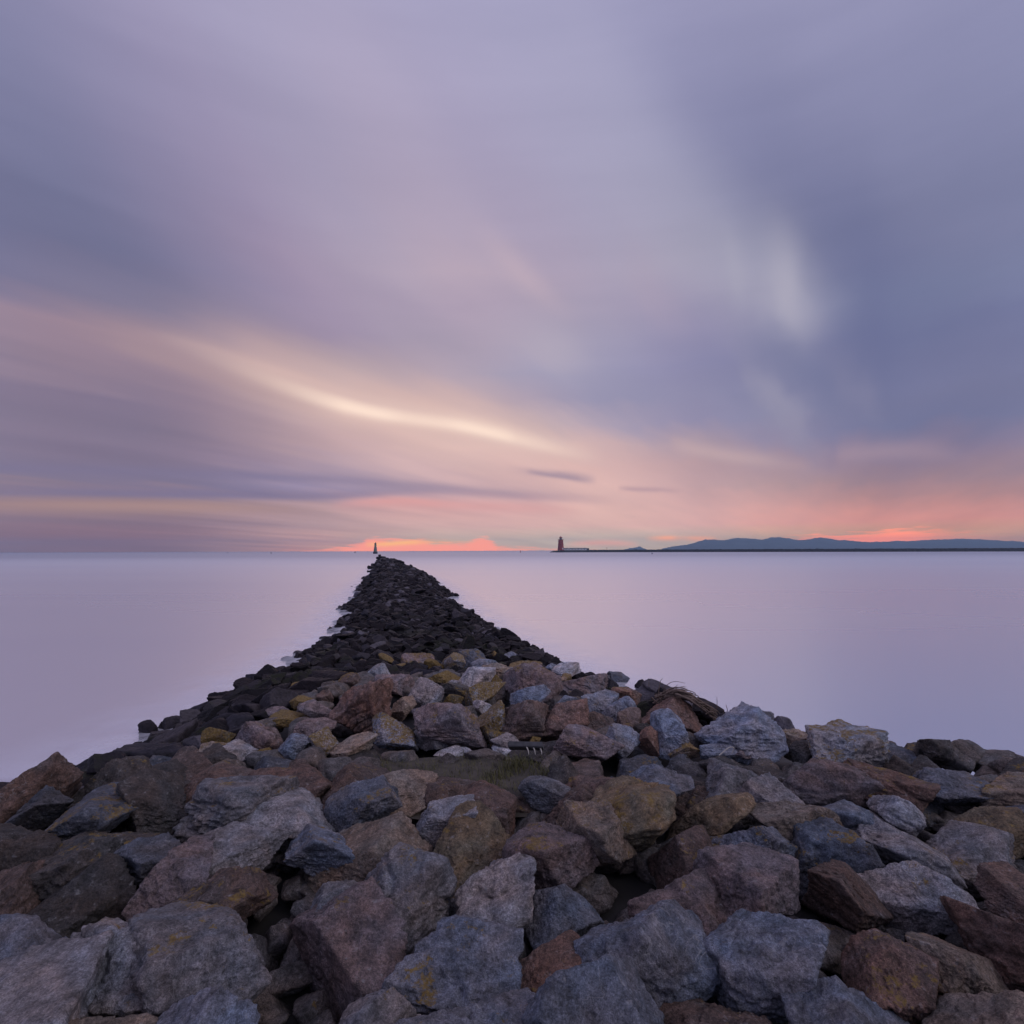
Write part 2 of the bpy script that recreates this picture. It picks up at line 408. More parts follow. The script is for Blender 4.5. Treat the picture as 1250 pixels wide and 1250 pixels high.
def rock_material():
    m, t, p, o = new_mat('weathered_stone')
    c = t.new('ShaderNodeTexCoord'); oi = t.new('ShaderNodeObjectInfo')
    off = t.new('ShaderNodeVectorMath', operation='MULTIPLY_ADD')
    off.inputs[0].default_value = (1, 1, 1); t.l.new(oi.outputs['Random'], off.inputs[1]);
    cmb = t.new('ShaderNodeCombineXYZ')
    t.put(cmb.inputs[0], t.math('MULTIPLY', oi.outputs['Random'], 91.0)); t.put(cmb.inputs[1], t.math('MULTIPLY', oi.outputs['Random'], 37.0))
    ad = t.new('ShaderNodeVectorMath', operation='ADD'); t.l.new(c.outputs['Object'], ad.inputs[0]); t.l.new(cmb.outputs[0], ad.inputs[1])
    P = ad.outputs[0]
    t.n.remove(off)
    big = t.noise(P, 3.5, 4, 0.55, 0.6)
    mid = t.noise(P, 13, 5, 0.65, 0.3)
    fine = t.noise(P, 70, 4, 0.7)
    base = oi.outputs['Color']
    warm = t.mix(1.0, base, (1.16, 0.96, 0.86), 'MULTIPLY')
    cool = t.mix(1.0, base, (0.93, 1.0, 1.10), 'MULTIPLY')
    col = t.mix(t.mapr(big, 0.35, 0.65, 0, 1), cool, warm)
    # mineral bands and mottling
    k = t.math('MULTIPLY', t.mapr(mid, 0.3, 0.7, 0.38, 1.7), t.mapr(fine, 0.32, 0.68, 0.55, 1.5))
    kc = t.new('ShaderNodeCombineColor')
    for i in range(3): t.put(kc.inputs[i], k)
    col = t.mix(1.0, col, kc.outputs[0], 'MULTIPLY')
    gr = t.noise(P, 190, 2, 0.6)
    gc = t.new('ShaderNodeCombineColor'); gv = t.mapr(gr, 0.35, 0.65, 0.7, 1.35)
    for i in range(3): t.put(gc.inputs[i], gv)
    col = t.mix(1.0, col, gc.outputs[0], 'MULTIPLY')
    # pale quartz veins
    vn = t.noise(P, 4.5, 3, 0.5, 1.4)
    vein = t.mapr(t.math('ABSOLUTE', t.math('SUBTRACT', vn, 0.5)), 0.0, 0.012, 1.0, 0.0)
    veinm = t.math('MULTIPLY', vein, t.mapr(t.noise(P, 2.2, 2), 0.58, 0.68, 0, 0.3))
    col = t.mix(veinm, col, (0.5, 0.47, 0.48))
    # pale grey crustose lichen flecks
    sp = t.noise(P, 26, 3, 0.6)
    col = t.mix(t.mapr(sp, 0.62, 0.74, 0, 0.35), col, (0.40, 0.40, 0.42))
    # ochre lichen, on upper faces first
    geo = t.new('ShaderNodeNewGeometry'); sz = t.new('ShaderNodeSeparateXYZ'); t.l.new(geo.outputs['Normal'], sz.inputs[0])
    ln = t.math('ADD', t.math('MULTIPLY', t.noise(P, 6.0, 3, 0.5, 0.3), 0.5), t.math('MULTIPLY', t.noise(P, 28, 5, 0.75), 0.5))
    ln = t.math('ADD', ln, t.mapr(sz.outputs[2], -0.2, 0.9, -0.07, 0.035))
    ln = t.math('ADD', ln, t.math('MULTIPLY', t.math('SUBTRACT', oi.outputs['Alpha'], 0.47), 0.48))
    lm = t.math('MULTIPLY', t.mapr(ln, 0.545, 0.585, 0, 0.92), t.mapr(t.noise(P, 55, 4, 0.7), 0.40, 0.50, 0.25, 1.0))
    lcol = t.mix(t.mapr(t.noise(P, 40, 3, 0.6), 0.35, 0.65, 0, 1), (0.125, 0.072, 0.018), (0.25, 0.165, 0.045))
    col = t.mix(lm, col, lcol)
    t.l.new(col, p.inputs['Base Color'])
    t.put(p.inputs['Roughness'], t.mapr(mid, 0.3, 0.7, 0.62, 0.9))
    p.inputs['Specular IOR Level'].default_value = 0.35
    h = t.math('ADD', t.math('MULTIPLY', mid, 0.6), t.math('MULTIPLY', fine, 0.28))
    crack = t.new('ShaderNodeTexVoronoi', feature='DISTANCE_TO_EDGE'); t.l.new(P, crack.inputs['Vector']); crack.inputs['Scale'].default_value = 5.0
    h = t.math('ADD', h, t.math('MULTIPLY', t.mapr(crack.outputs['Distance'], 0.0, 0.05, 0, 1), 0.10))
    grit = t.noise(P, 150, 3, 0.7)
    h = t.math('ADD', h, t.math('MULTIPLY', grit, 0.14))
    bump(t, p, h, 1.0, 0.045)
    return m
def wet_material(name, attr=None):
    m, t, p, o = new_mat(name)
    geo = t.new('ShaderNodeNewGeometry')
    P = geo.outputs['Position']
    big = t.noise(P, 0.8, 3, 0.5); mid = t.noise(P, 7, 5, 0.65); fine = t.noise(P, 40, 3, 0.6)
    if attr:
        a = t.new('ShaderNodeAttribute', attribute_name=attr); rnd = a.outputs['Fac']
    else:
        oi = t.new('ShaderNodeObjectInfo'); rnd = oi.outputs['Random']
    tone = t.ramp(rnd, [(0.0, (0.008, 0.007, 0.009)), (0.4, (0.014, 0.011, 0.014)), (0.65, (0.022, 0.017, 0.020)), (0.82, (0.026, 0.024, 0.033)), (0.93, (0.05, 0.042, 0.048)), (1.0, (0.11, 0.10, 0.12))])
    k = t.math('MULTIPLY', t.mapr(mid, 0.3, 0.7, 0.55, 1.55), t.mapr(fine, 0.3, 0.7, 0.8, 1.25))
    kc = t.new('ShaderNodeCombineColor')
    for i in range(3): t.put(kc.inputs[i], k)
    col = t.mix(1.0, tone, kc.outputs[0], 'MULTIPLY')
    sz = t.new('ShaderNodeSeparateXYZ'); t.l.new(geo.outputs['Position'], sz.inputs[0])
    sn = t.new('ShaderNodeSeparateXYZ'); t.l.new(geo.outputs['Normal'], sn.inputs[0])
    alg = t.math('MULTIPLY', t.mapr(t.math('ADD', t.math('MULTIPLY', big, 0.6), t.math('MULTIPLY', mid, 0.4)), 0.53, 0.60, 0, 0.6), t.mapr(sn.outputs[2], 0.0, 0.7, 0, 1))
    alg = t.math('MULTIPLY', alg, t.mapr(sz.outputs[2], 0.5, 0.9, 0, 1))
    alg = t.math('MULTIPLY', alg, t.mapr(sz.outputs[1], 26, 12, 0, 1))
    col = t.mix(alg, col, (0.022, 0.026, 0.010))
    t.l.new(col, p.inputs['Base Color'])
    t.put(p.inputs['Roughness'], t.mapr(mid, 0.3, 0.7, 0.38, 0.8))
    p.inputs['Specular IOR Level'].default_value = 0.10
    bump(t, p, t.math('ADD', mid, t.math('MULTIPLY', fine, 0.3)), 0.8, 0.03)
    return m
ROCK = rock_material()
WET = wet_material('wet_dark_stone')
WETS = wet_material('wet_dark_rubble', 'rnd')

# ------------------------------------------------------------------ form of the breakwater
XL = np.array([(-8,-6.3),(4,-6.3),(9.5,-6.35),(11.3,-6.3),(14.2,-6.15),(16.5,-6.4),(20,-6.8),(25,-7.5),(31.4,-8.9),(46,-12.3),(61,-15.3),(87,-20.6),(120,-28.2),(150,-34.6),(196,-45.0),(203,-45.6)])
XR = np.array([(-8,8.5),(4,7.0),(8,5.2),(12,3.0),(16,1.5),(20,0.2),(25,-1.1),(31,-2.6),(46,-5.5),(62,-8.6),(87,-14.7),(136,-26.6),(170,-36.4),(196,-43.2),(203,-45.5)])
POLY = np.array([(-2.45,8.1),(-1.9,8.7),(-.4,8.5),(.6,7.3),(1.55,6.45),(2.1,5.6),(3.5,5.5),(5.9,5.2),(5.6,-4),(-4.6,-4),(-3.5,4.3),(-2.65,6.4)])
def poly_dist(x, y):              # 0 inside, else distance to the outline
    px, py = POLY[:, 0], POLY[:, 1]; qx, qy = np.roll(px, -1), np.roll(py, -1)
    inside = np.zeros(x.shape, bool); best = np.full(x.shape, 1e9)
    for a, b, c, d in zip(px, py, qx, qy):
        cond = ((b > y) != (d > y)) & (x < (c - a) * (y - b) / (d - b + 1e-12) + a)
        inside ^= cond
        ex, ey = c - a, d - b
        tt = np.clip(((x - a) * ex + (y - b) * ey) / (ex * ex + ey * ey), 0, 1)
        best = np.minimum(best, np.hypot(x - a - tt * ex, y - b - tt * ey))
    return np.where(inside, 0.0, best), np.where(inside, best, 0.0)
TOP = 1.62
def base_h(x, y):
    x = np.atleast_1d(np.asarray(x, float)); y = np.atleast_1d(np.asarray(y, float))
    xl = np.interp(y, XL[:, 0], XL[:, 1]); xr = np.interp(y, XR[:, 0], XR[:, 1])
    am = np.clip(0.22 + 0.006 * y, 0.2, 0.7)
    xl = xl + am * (np.sin(y * 0.83 + 1.0) + 0.8 * np.sin(y * 0.31 + 0.4) + 0.6 * np.sin(y * 1.9)) * 0.55
    xr = xr + am * (np.sin(y * 0.71 + 2.0) + 0.8 * np.sin(y * 0.27 + 1.4) + 0.6 * np.sin(y * 1.7 + 3)) * 0.55
    top = np.interp(y, [0, 20, 40, 120, 190, 203], [0.85, 0.8, 0.85, 0.9, 0.85, 0.3])
    a = 0.48 * (x - xl); b = 0.6 * (xr - x)
    h2 = np.minimum(np.minimum(a, b), top)
    h2 = np.where(h2 > 0.45, h2, h2)
    do, di = poly_dist(x, y)
    left = (x < -2.4) | (y > 8.0 + 0 * x)
    sl = np.where(x < -2.0, 0.39, np.where(y > 8.4, 0.55, 0.62))
    h1 = TOP - sl * do
    return np.clip(np.maximum(h1, h2), -1.6, 3)

# rubble core under the stones
ys = np.concatenate([np.arange(-7, 30, 0.3), np.arange(30, 80, 0.8), np.arange(80, 212, 2.0)])
S = np.linspace(0, 1, 64)
gx = []; gy = []
for y in ys:
    xl = np.interp(y, XL[:, 0], XL[:, 1]) - 4; xr = np.interp(y, XR[:, 0], XR[:, 1]) + 4
    gx.append(xl + (xr - xl) * S); gy.append(np.full(64, y))
gx = np.array(gx); gy = np.array(gy)
gz = base_h(gx.ravel(), gy.ravel()).reshape(gx.shape) - 0.16
gz = np.where(gy > 203, -1.0, gz)
P3 = np.stack([gx, gy, gz], -1).reshape(-1, 3)
P3[:, 2] += 0.07 * fbm(P3 * 2.2, 3, 4)
idx = np.arange(len(ys) * 64).reshape(len(ys), 64)
fq = np.stack([idx[:-1, :-1], idx[:-1, 1:], idx[1:, 1:], idx[1:, :-1]], -1).reshape(-1, 4)
core_mat = plain('dark_rubble_core', (0.030, 0.027, 0.028), 0.85, 0.4, 3.0)
ground = link('ground', mesh_np('ground', P3, fq, core_mat)); tag(ground, 'dark rubble bed of the breakwater under the stones', 'ground', kind='structure')

# ------------------------------------------------------------------ water
wm, t, p, o = new_mat('still_sea')
geo = t.new('ShaderNodeNewGeometry')
mp = t.new('ShaderNodeMapping'); mp.inputs['Scale'].default_value = (0.012, 0.05, 0.05); t.l.new(geo.outputs['Position'], mp.inputs['Vector'])
wn = t.noise(mp.outputs[0], 1.0, 4, 0.5)
col = t.mix(t.mapr(wn, 0.3, 0.7, 0, 1), (0.90, 0.92, 1.0), (0.95, 0.96, 1.0))
g0 = t.new('ShaderNodeSeparateXYZ'); t.l.new(geo.outputs['Position'], g0.inputs[0])
open_sea = t.mapr(g0.outputs[1], 70, 420, 0, 1, 'SMOOTHSTEP')     # milky water near stones; choppy far out, colour darkened for reflected dark sky
col = t.mix(open_sea, col, (0.60, 0.62, 0.70))
t.put(p.inputs['Metallic'], t.mapr(open_sea, 0, 1, 0.85, 0.95))
t.l.new(col, p.inputs['Base Color'])
gs = t.new('ShaderNodeSeparateXYZ'); t.l.new(geo.outputs['Position'], gs.inputs[0])
t.put(p.inputs['Roughness'], t.math('ADD', t.mapr(gs.outputs[1], 20, 260, 0.27, 0.45, 'SMOOTHSTEP'), t.mapr(wn, 0.3, 0.7, -0.012, 0.012)))
p.inputs['IOR'].default_value = 1.33
v = [(-14000, -3000, 0), (14000, -3000, 0), (14000, 9200, 0), (-14000, 9200, 0)]
water = link('water', mesh_np('water', v, [[0, 1, 2, 3]], wm)); tag(water, 'still pale lavender sea around the breakwater', 'sea', kind='structure')

# ------------------------------------------------------------------ named rocks of the foreground
PAL = {
 'blue': (0.20, 0.22, 0.275), 'grey': (0.25, 0.245, 0.265), 'pale': (0.37, 0.36, 0.385), 'mauve': (0.215, 0.172, 0.178),
 'brown': (0.17, 0.122, 0.108), 'rust': (0.205, 0.132, 0.112), 'tan': (0.29, 0.235, 0.195), 'ochre': (0.21, 0.165, 0.11),
 'slate': (0.115, 0.125, 0.155), 'dim': (0.10, 0.088, 0.085), 'black': (0.03, 0.028, 0.03), 'green': (0.05, 0.055, 0.042)}
# px, py centre; w, h in pixels of the 1250 frame; tint; lichen 0..1; label; options
ROCKS = [
 (578,805,36,21,'slate',.45,'dark slate-blue angular block on the crest with a touch of yellow lichen',{}),
 (592,813,32,15,'blue',.2,'flat grey-blue slab just below the slate-blue crest block',{}),
 (623,802,20,12,'blue',.2,'small pointed blue-grey stone on the crest, back edge',{}),
 (606,800,13,9,'ochre',.7,'tiny yellow-topped stone on the crest between two blue ones',{}),
 (552,810,32,22,'grey',.68,'grey crest rock whose back is covered in ochre lichen',{}),
 (511,808,36,21,'mauve',.55,'dark reddish-grey crest rock with ochre lichen at its right end',{}),
 (529,813,25,17,'ochre',.9,'thickly lichened ochre rock between the reddish and grey crest rocks',{}),
 (474,806,23,16,'ochre',.92,'ochre lichened rock at the left end of the crest',{}),
 (488,818,18,15,'ochre',.9,'small yellow-brown rock below the left end of the crest',{}),
 (471,822,16,22,'grey',.4,'narrow upright grey stone left of the small yellow-brown rock',{}),
 (610,820,52,17,'tan',.35,'long pale tilted slab overhanging a dark gap',{'strata':2.0}),
 (606,833,16,17,'ochre',.9,'small ochre block tucked under the long pale tilted slab',{}),
 (649,834,68,40,'mauve',.42,'large brown-mauve boulder with a sloping ridged back',{'strata':2.5,'n':8}),
 (641,814,38,14,'tan',.6,'flat tan stone with orange lichen behind the large brown-mauve boulder',{}),
 (580,831,46,28,'pale',.3,'pale mauve-grey rock streaked with white',{}),
 (545,827,46,16,'ochre',.85,'long ochre slab left of the white-streaked rock',{}),
 (552,838,20,14,'grey',.25,'small grey block under the long ochre slab',{}),
 (481,838,48,24,'mauve',.2,'smooth mauve slab tilted behind the craggy red-brown rock',{'n':7}),
 (517,853,48,42,'grey',.15,'tall grey rock with a pale crest and a thin white vein',{'n':8}),
 (558,843,36,22,'dim',.5,'dark grey stone with ochre patches beside the tall veined rock',{}),
 (592,851,48,30,'grey',.72,'grey rock with its front face spotted by ochre lichen',{}),
 (554,857,24,19,'ochre',.65,'ochre-brown block in front of the dark patched stone',{}),
 (591,865,27,20,'pale',.1,'small pale block with a light flat top',{'n':7}),
 (647,854,46,32,'blue',.1,'blue-grey wedge crossed by a broad white vein',{'n':7}),
 (711,841,66,30,'mauve',.35,'long mauve-grey boulder lying behind the blue-grey rocks',{'strata':2.0,'n':8}),
 (692,821,34,21,'pale',.15,'rounded whitish-grey rock on the right part of the crest',{'sharp':12}),
 (690,830,21,14,'tan',.6,'small tan rock in front of the rounded whitish rock',{}),
 (673,817,16,14,'blue',.1,'small blue stone left of the rounded whitish rock',{}),
 (733,831,22,14,'slate',.2,'small dark stone on the crest right of the whitish rock',{}),
 (753,829,27,19,'slate',.1,'dark blue broken rock on the crest near the dry stems',{}),
 (693,862,32,25,'blue',.1,'blue-grey split block under the long mauve boulder',{}),
 (733,863,46,30,'blue',.3,'broad blue-grey boulder right of centre',{}),
 (728,882,46,25,'brown',.15,'dark brown wedge under the broad blue-grey boulder',{'n':7}),
 (638,880,72,52,'brown',.3,'big brown boulder with a shelf and a dark hollow beneath',{'strata':1.6,'n':9,'y':1.0}),
 (688,881,58,46,'rust',.28,'brown-mauve boulder leaning against the big shelved one',{'n':8}),
 (598,881,36,46,'grey',.66,'leaning grey slab edged with ochre left of the shelved boulder',{'n':7}),
 (549,886,84,54,'mauve',.42,'largest mauve-grey granite boulder, orange lichen scattered on its face',{'n':9}),
 (527,898,44,28,'grey',.3,'low grey rock in front of the largest granite boulder',{}),
 (480,896,56,40,'blue',.62,'blue-grey boulder speckled all over with orange lichen',{'sharp':14}),
 (493,868,29,30,'tan',.3,'blocky tan-mauve stone beside the craggy red-brown rock',{'n':7}),
 (620,906,39,19,'grey',.2,'grey dome-shaped stone at the edge of the grass',{'sharp':10}),
 (609,901,30,20,'dim',.6,'dark ochre-edged stone behind the grey dome',{}),
 (718,908,84,42,'mauve',.38,'broad mauve-grey boulder in front at the right of the plank',{'n':8}),
 (652,906,16,12,'ochre',.85,'small ochre stone in the hollow under the shelved boulder',{}),
 (444,862,72,66,'rust',.12,'big craggy red-brown rock with upright ridges',{'strata':4.0,'n':10,'sharp':40,'rough':1.7}),
 (390,871,46,28,'mauve',.2,'mauve slab left of the craggy red-brown rock',{'n':7}),
 (359,911,38,26,'blue',.15,'square pale blue-grey block near the lower left',{'n':6}),
 (391,909,36,32,'grey',.65,'pointed grey rock with ochre patches beside the square block',{}),
 (430,913,56,26,'tan',.35,'low tan rock in front of the craggy red-brown one',{}),
 (312,898,60,34,'mauve',.3,'wide mauve-brown rock on the left shoulder of the pile',{'n':8}),
 (268,901,34,26,'ochre',.75,'angular ochre wedge at the top of the dark left slope',{'n':7}),
 (262,915,34,16,'tan',.4,'flat tan stone below the angular ochre wedge',{}),
 (355,879,46,16,'ochre',.9,'low bright ochre rock above the wide mauve-brown one',{}),
 (373,841,36,22,'ochre',.88,'ochre boulder with a dark hollow under its front',{}),
 (411,827,48,16,'ochre',.95,'long ochre ridge rock near the white twig',{}),
 (431,833,32,22,'brown',.55,'brown rock with ochre top right of the white twig',{}),
 (367,858,34,14,'ochre',.85,'thin ochre slab below the hollow-fronted ochre boulder',{}),
 (396,851,20,14,'brown',.35,'small brown stone between ochre slab and craggy rock',{}),
 (458,822,22,22,'grey',.35,'grey split stone at the left end of the crest, below the ochre one',{}),
 (446,811,16,12,'ochre',.9,'little yellow stone beside the dark slope at the crest',{}),
 (281,877,38,24,'green',.1,'dark greenish angular rock on the left slope',{'n':7}),
 (310,861,46,24,'green',.1,'long dark grey-green rock higher on the left slope',{'n':7}),
 (183,892,24,22,'black',.0,'black pointed rock at the waterline, far left of the slope',{'n':7}),
 (213,887,38,24,'black',.0,'broad black rock beside the pointed one at the waterline',{}),
 (255,869,36,18,'black',.0,'black dome rock at the water edge left of the greenish rock',{'sharp':12}),
 (310,831,20,16,'black',.0,'black peaked rock at the water edge above the long grey-green one',{'n':7}),
 (186,912,30,18,'brown',.35,'brown rock with yellowish edge at the far left',{}),
 (212,918,36,15,'brown',.55,'brown ochre-topped rock low on the left',{}),
 (290,917,46,17,'grey',.25,'flat grey rock below the wide mauve-brown one',{}),
 (338,873,30,14,'mauve',.2,'flat mauve stone behind the low bright ochre rock',{}),
 (332,904,42,26,'brown',.2,'brown rock leaning on the wide mauve-brown one',{}),
 (386,892,46,22,'mauve',.2,'grey-mauve flat rock below the mauve slab',{}),
 (323,919,18,10,'ochre',.95,'small bright yellow stone left of the square pale block',{}),
 (784,837,18,14,'black',.0,'black stone standing on the crest left of the dry stems',{}),
 (818,875,80,38,'rust',.15,'wide red-brown boulder under the heap of dry stems',{'n':8,'strata':1.5}),
 (756,867,42,30,'blue',.25,'blue-grey rock between the broad boulder and the red-brown one',{}),
 (764,851,38,22,'rust',.4,'rust-mottled rock below the dark blue crest rock',{}),
 (769,883,30,30,'brown',.3,'tall brown stone left of the wide red-brown boulder',{}),
 (761,906,48,38,'blue',.4,'blue-grey boulder with faint lichen in the front row',{}),
 (795,905,32,34,'rust',.1,'reddish upright stone in front of the wide red-brown boulder',{'n':7}),
 (818,897,38,48,'blue',.1,'tall grey stone with a sloping blue-white top',{'n':6}),
 (902,895,94,54,'blue',.22,'biggest blue-grey boulder, near the right end of the pile',{'n':8,'rough':1.3}),
 (931,877,28,18,'slate',.1,'dark blue knob on top of the biggest blue-grey boulder',{}),
 (957,885,17,20,'black',.0,'black rounded stone perched behind the biggest blue boulder',{'sharp':12}),
 (965,905,44,28,'tan',.35,'tan rust-edged slab right of the biggest blue boulder',{'n':7}),
 (876,916,44,22,'blue',.15,'low blue-grey rock in front of the biggest blue boulder',{}),
 (832,916,38,20,'tan',.6,'tan rock with a yellow lichen patch in the front row',{}),
 (1028,914,96,44,'grey',.5,'large grey boulder with ochre patches alone at the right',{'n':8}),
 (986,919,46,24,'dim',.2,'dull brown-grey rock wedged left of the large grey boulder at the right',{}),
 (918,919,48,18,'mauve',.3,'low mauve rock in front of the biggest blue boulder, right part',{}),
 (846,906,24,20,'dim',.1,'dark gap stone between tall grey and biggest blue boulders',{}),
 (572,918,24,9,'pale',.3,'pale flat stone in the grass, middle one of three',{}),
 (548,919,34,10,'pale',.3,'long pale stone in the grass, left of three',{}),
 (614,917,26,9,'pale',.1,'whitish stone in the grass beside the plank, right of three',{}),
]
hand = []
def solve(px, py, wpx, hpx):
    d = ray(px, py)
    for tt in np.arange(3.0, 40, 0.02):
        q = EYE + d * tt
        if q[2] < 0.1 and py < 880 and py > 815 and px > 640: break
        if q[2] <= base_h(q[0], q[1])[0] + (0.48 if px > 740 else 0.42) * hpx * tt / FPX or q[2] < 0.12: return q, tt
    best = min(np.arange(3.0, 14, 0.05), key=lambda k: (EYE + d * k)[2] - base_h(*(EYE + d * k)[:2])[0])
    return EYE + d * best, best
for i, (px, py, w, h, tint, lich, label, op) in enumerate(ROCKS):
    q, tt = solve(px, py, w, h)
    if q is None: print('NO HIT', label); continue
    sx = w * tt / FPX * 1.10; sz = h * tt / FPX * 1.16
    sy = max(0.75 * sx, 0.9 * sz) * op.get('y', 1.0)
    sub = 6 if w >= 26 else 5
    v, fc = rock_verts(sub, 300 + i * 7, op.get('n', 10), op.get('sharp', 70), op.get('rough', 1.0), op.get('strata', 0.0), 0.6)
    v = fit(v, sx, sy, sz)
    mat = WET if tint in ('black', 'green') else ROCK
    ob = link('rock', mesh_np('rock', v, fc, mat), q)
    c = np.array(PAL[tint]) * rng.uniform(0.78, 0.98) * (1.08 if tint in ('blue', 'pale', 'grey') else 0.95)
    ob.color = (*c, min(0.9, lich * 1.0 + 0.03))
    tag(ob, label, 'rock', 'boulders on the head of the breakwater')
    hand.append((q[0], q[1], sx / 2, sy / 2))

hand = np.array(hand)
n_hand = len(hand)

# ------------------------------------------------------------------ the other stones: positions first
def in_path(x, y):                # the small grassy hollow at the front
    return 4.5 < y < 5.15 and -1.15 < x < 0.32
cand = []
def scatter(x0, x1, y0, y1, size, jit, fn):
    nx = int((x1 - x0) / size) + 1; ny = int((y1 - y0) / size) + 1
    for a in range(nx):
        for b in range(ny):
            x = x0 + (a + 0.5 * (b % 2) + rng.uniform(-jit, jit)) * size; y = y0 + (b + rng.uniform(-jit, jit)) * size
            fn(x, y)
def add_dark(sz0, sz1):
    def fn(x, y):
        b = base_h(x, y)[0]
        if b < -0.18 and not (b > -0.6 and y > 9 and rng.random() < 0.10): return
        if y < 9.3 and x > -0.8: return
        s = rng.uniform(sz0, sz1) * (1.35 if rng.random() < 0.12 else 1.0)
        do, _ = poly_dist(np.array([x]), np.array([y]))
        if do[0] < 0.25: return
        if len(hand) and np.min(np.hypot((hand[:, 0] - x) / (hand[:, 2] + s * .3), (hand[:, 1] - y) / (hand[:, 3] + s * .3))) < 0.85: return
        if y > 203: return
        cand.append((x, y, b + rng.uniform(-0.02, 0.16) * s * 1.6, s))
    return fn
for y0, y1, g0, a, b in ((-3, 12, 0.31, 0.30, 0.58), (12, 18, 0.27, 0.25, 0.48), (18, 34, 0.27, 0.22, 0.46), (34, 60, 0.34, 0.28, 0.6), (60, 110, 0.5, 0.42, 0.9), (110, 204, 0.75, 0.6, 1.3)):
    seg = (y1 - y0) / max(1, int((y1 - y0) / 8))
    yy = y0
    while yy < y1 - 1e-6:
        xl = min(np.interp(yy, XL[:, 0], XL[:, 1]), np.interp(yy + seg, XL[:, 0], XL[:, 1])) - 0.8
        xr = max(np.interp(yy, XR[:, 0], XR[:, 1]), np.interp(yy + seg, XR[:, 0], XR[:, 1])) + 0.8
        scatter(xl, xr, yy, yy + seg, g0, 0.38, add_dark(a, b)); yy += seg
dark = np.array(cand)
pr = np.array([project(c[:3]) for c in dark])
vis = (pr[:, 2] > 0.5) & (pr[:, 0] > -30) & (pr[:, 0] < 1280) & (pr[:, 1] > 0) & (pr[:, 1] < 1270)
shown = vis & (pr[:, 0] > 170) & (pr[:, 0] < 1072) & (pr[:, 1] < 930)
# stones behind the crest are hidden by it
hidden = np.zeros(len(dark), bool)
for k, (x, y, z, s) in enumerate(dark):
    if not vis[k]: continue
    o2 = np.array([x, y, z + s * 0.3]); tt = np.linspace(0.15, 0.93, 24)
    line = EYE[None] + (o2 - EYE)[None] * tt[:, None]
    if np.any(base_h(line[:, 0], line[:, 1]) > line[:, 2] + 0.02): hidden[k] = True
score = np.where(shown & ~hidden, dark[:, 3] / np.maximum(pr[:, 2], 0.1), 0)
order = np.argsort(-score)
N_DARK = 70
indiv = set(order[:N_DARK].tolist())
for k in order[:N_DARK]:
    x, y, z, s = dark[k]
    v, fc = rock_verts(5, 5000 + int(k), 8, 70, 1.0, 0.0, 0.8)
    v = fit(v, s * rng.uniform(0.9, 1.3), s * rng.uniform(0.8, 1.1), s * rng.uniform(0.5, 0.75))
    v = v @ rot(rng.uniform(-.35, .35), rng.uniform(-.35, .35), 0).T
    ob = link('rock', mesh_np('rock', v, fc, WET), (x, y, z))
    if x < -2.2 and y < 13.5: lab, gr = 'dark wet rock among the many on the left slope down to the water', 'dark wet rocks on the left slope'
    elif y < 9.6 and x > -2: lab, gr = 'dark rock low behind the crest beside the water on the right', 'dark rocks behind the crest'
    else: lab, gr = 'black wet rock of the low causeway just beyond the lichened crest', 'black rocks of the near causeway'
    tag(ob, lab, 'rock', gr)

# the rest of the causeway as one mass of stones
TV = {s: [rock_verts(s, 9000 + j + s * 100, 7, 70, 1.0, 0, 1.2) for j in range(14)] for s in (3, 4)}
vs, fs, rs = [], [], []; off = 0
for k, (x, y, z, s) in enumerate(dark):
    if k in indiv: continue
    if y < 2 and abs(x) > 12: continue
    sub = 4 if y < 24 else 3
    v, fc = TV[sub][rng.integers(14)]
    a = rng.uniform(0, 6.283); ca, sa = math.cos(a), math.sin(a)
    v = fit(v, s * rng.uniform(0.85, 1.35), s * rng.uniform(0.8, 1.15), s * rng.uniform(0.5, 0.85))
    v = v @ rot(rng.uniform(-.4, .4), rng.uniform(-.4, .4), a).T + np.array([x, y, z])
    vs.append(v); fs.append(fc + off); rs.append(np.full(len(v), rng.random())); off += len(v)
me = mesh_np('rubble', np.vstack(vs), np.vstack(fs), WETS, False)
at = me.attributes.new('rnd', 'FLOAT', 'POINT'); at.data.foreach_set('value', np.concatenate(rs).astype(np.float32))
rub = link('rubble', me); tag(rub, 'long causeway of small black wet stones running out to sea', 'rubble', kind='stuff')
print('dark', len(dark), 'shown', int((score > 0).sum()))

# filler stones among the named ones and the nearer stones beside the path
fill = []
def add_fill(sz0, sz1, near):
    def fn(x, y):
        do, di = poly_dist(np.array([x]), np.array([y]))
        if do[0] > 0.2 or in_path(x, y): return
        if y < 1.2: return
        s = rng.uniform(sz0, sz1)
        if len(hand):
            dd = np.min(np.hypot((hand[:, 0] - x) / (hand[:, 2] + s * .25), (hand[:, 1] - y) / (hand[:, 3] + s * .25)))
            if dd < (1.0 if near else 0.8): return
        z = base_h(x, y)[0] + (rng.uniform(0.02, 0.14) if near else rng.uniform(-0.08, 0.03))
        q = project((x, y, z))
        if q[2] < 0.6 or q[0] < -60 or q[0] > 1310 or q[1] > 1330: return
        fill.append((x, y, z, s, near))
    return fn
scatter(-4.6, 5.6, 1.25, 4.8, 0.45, 0.30, add_fill(0.36, 0.66, True))
scatter(-3.6, 4.6, 4.4, 9.0, 0.30, 0.4, add_fill(0.26, 0.46, False))
keys = list(PAL)[:10]
wts = np.array([.18, .2, .1, .18, .1, .08, .08, .04, .02, .02]); wts /= wts.sum()
big = [q for q in fill if q[4]]; small = [q for q in fill if not q[4]]
small.sort(key=lambda q: -q[3] / project(q[:3])[2])
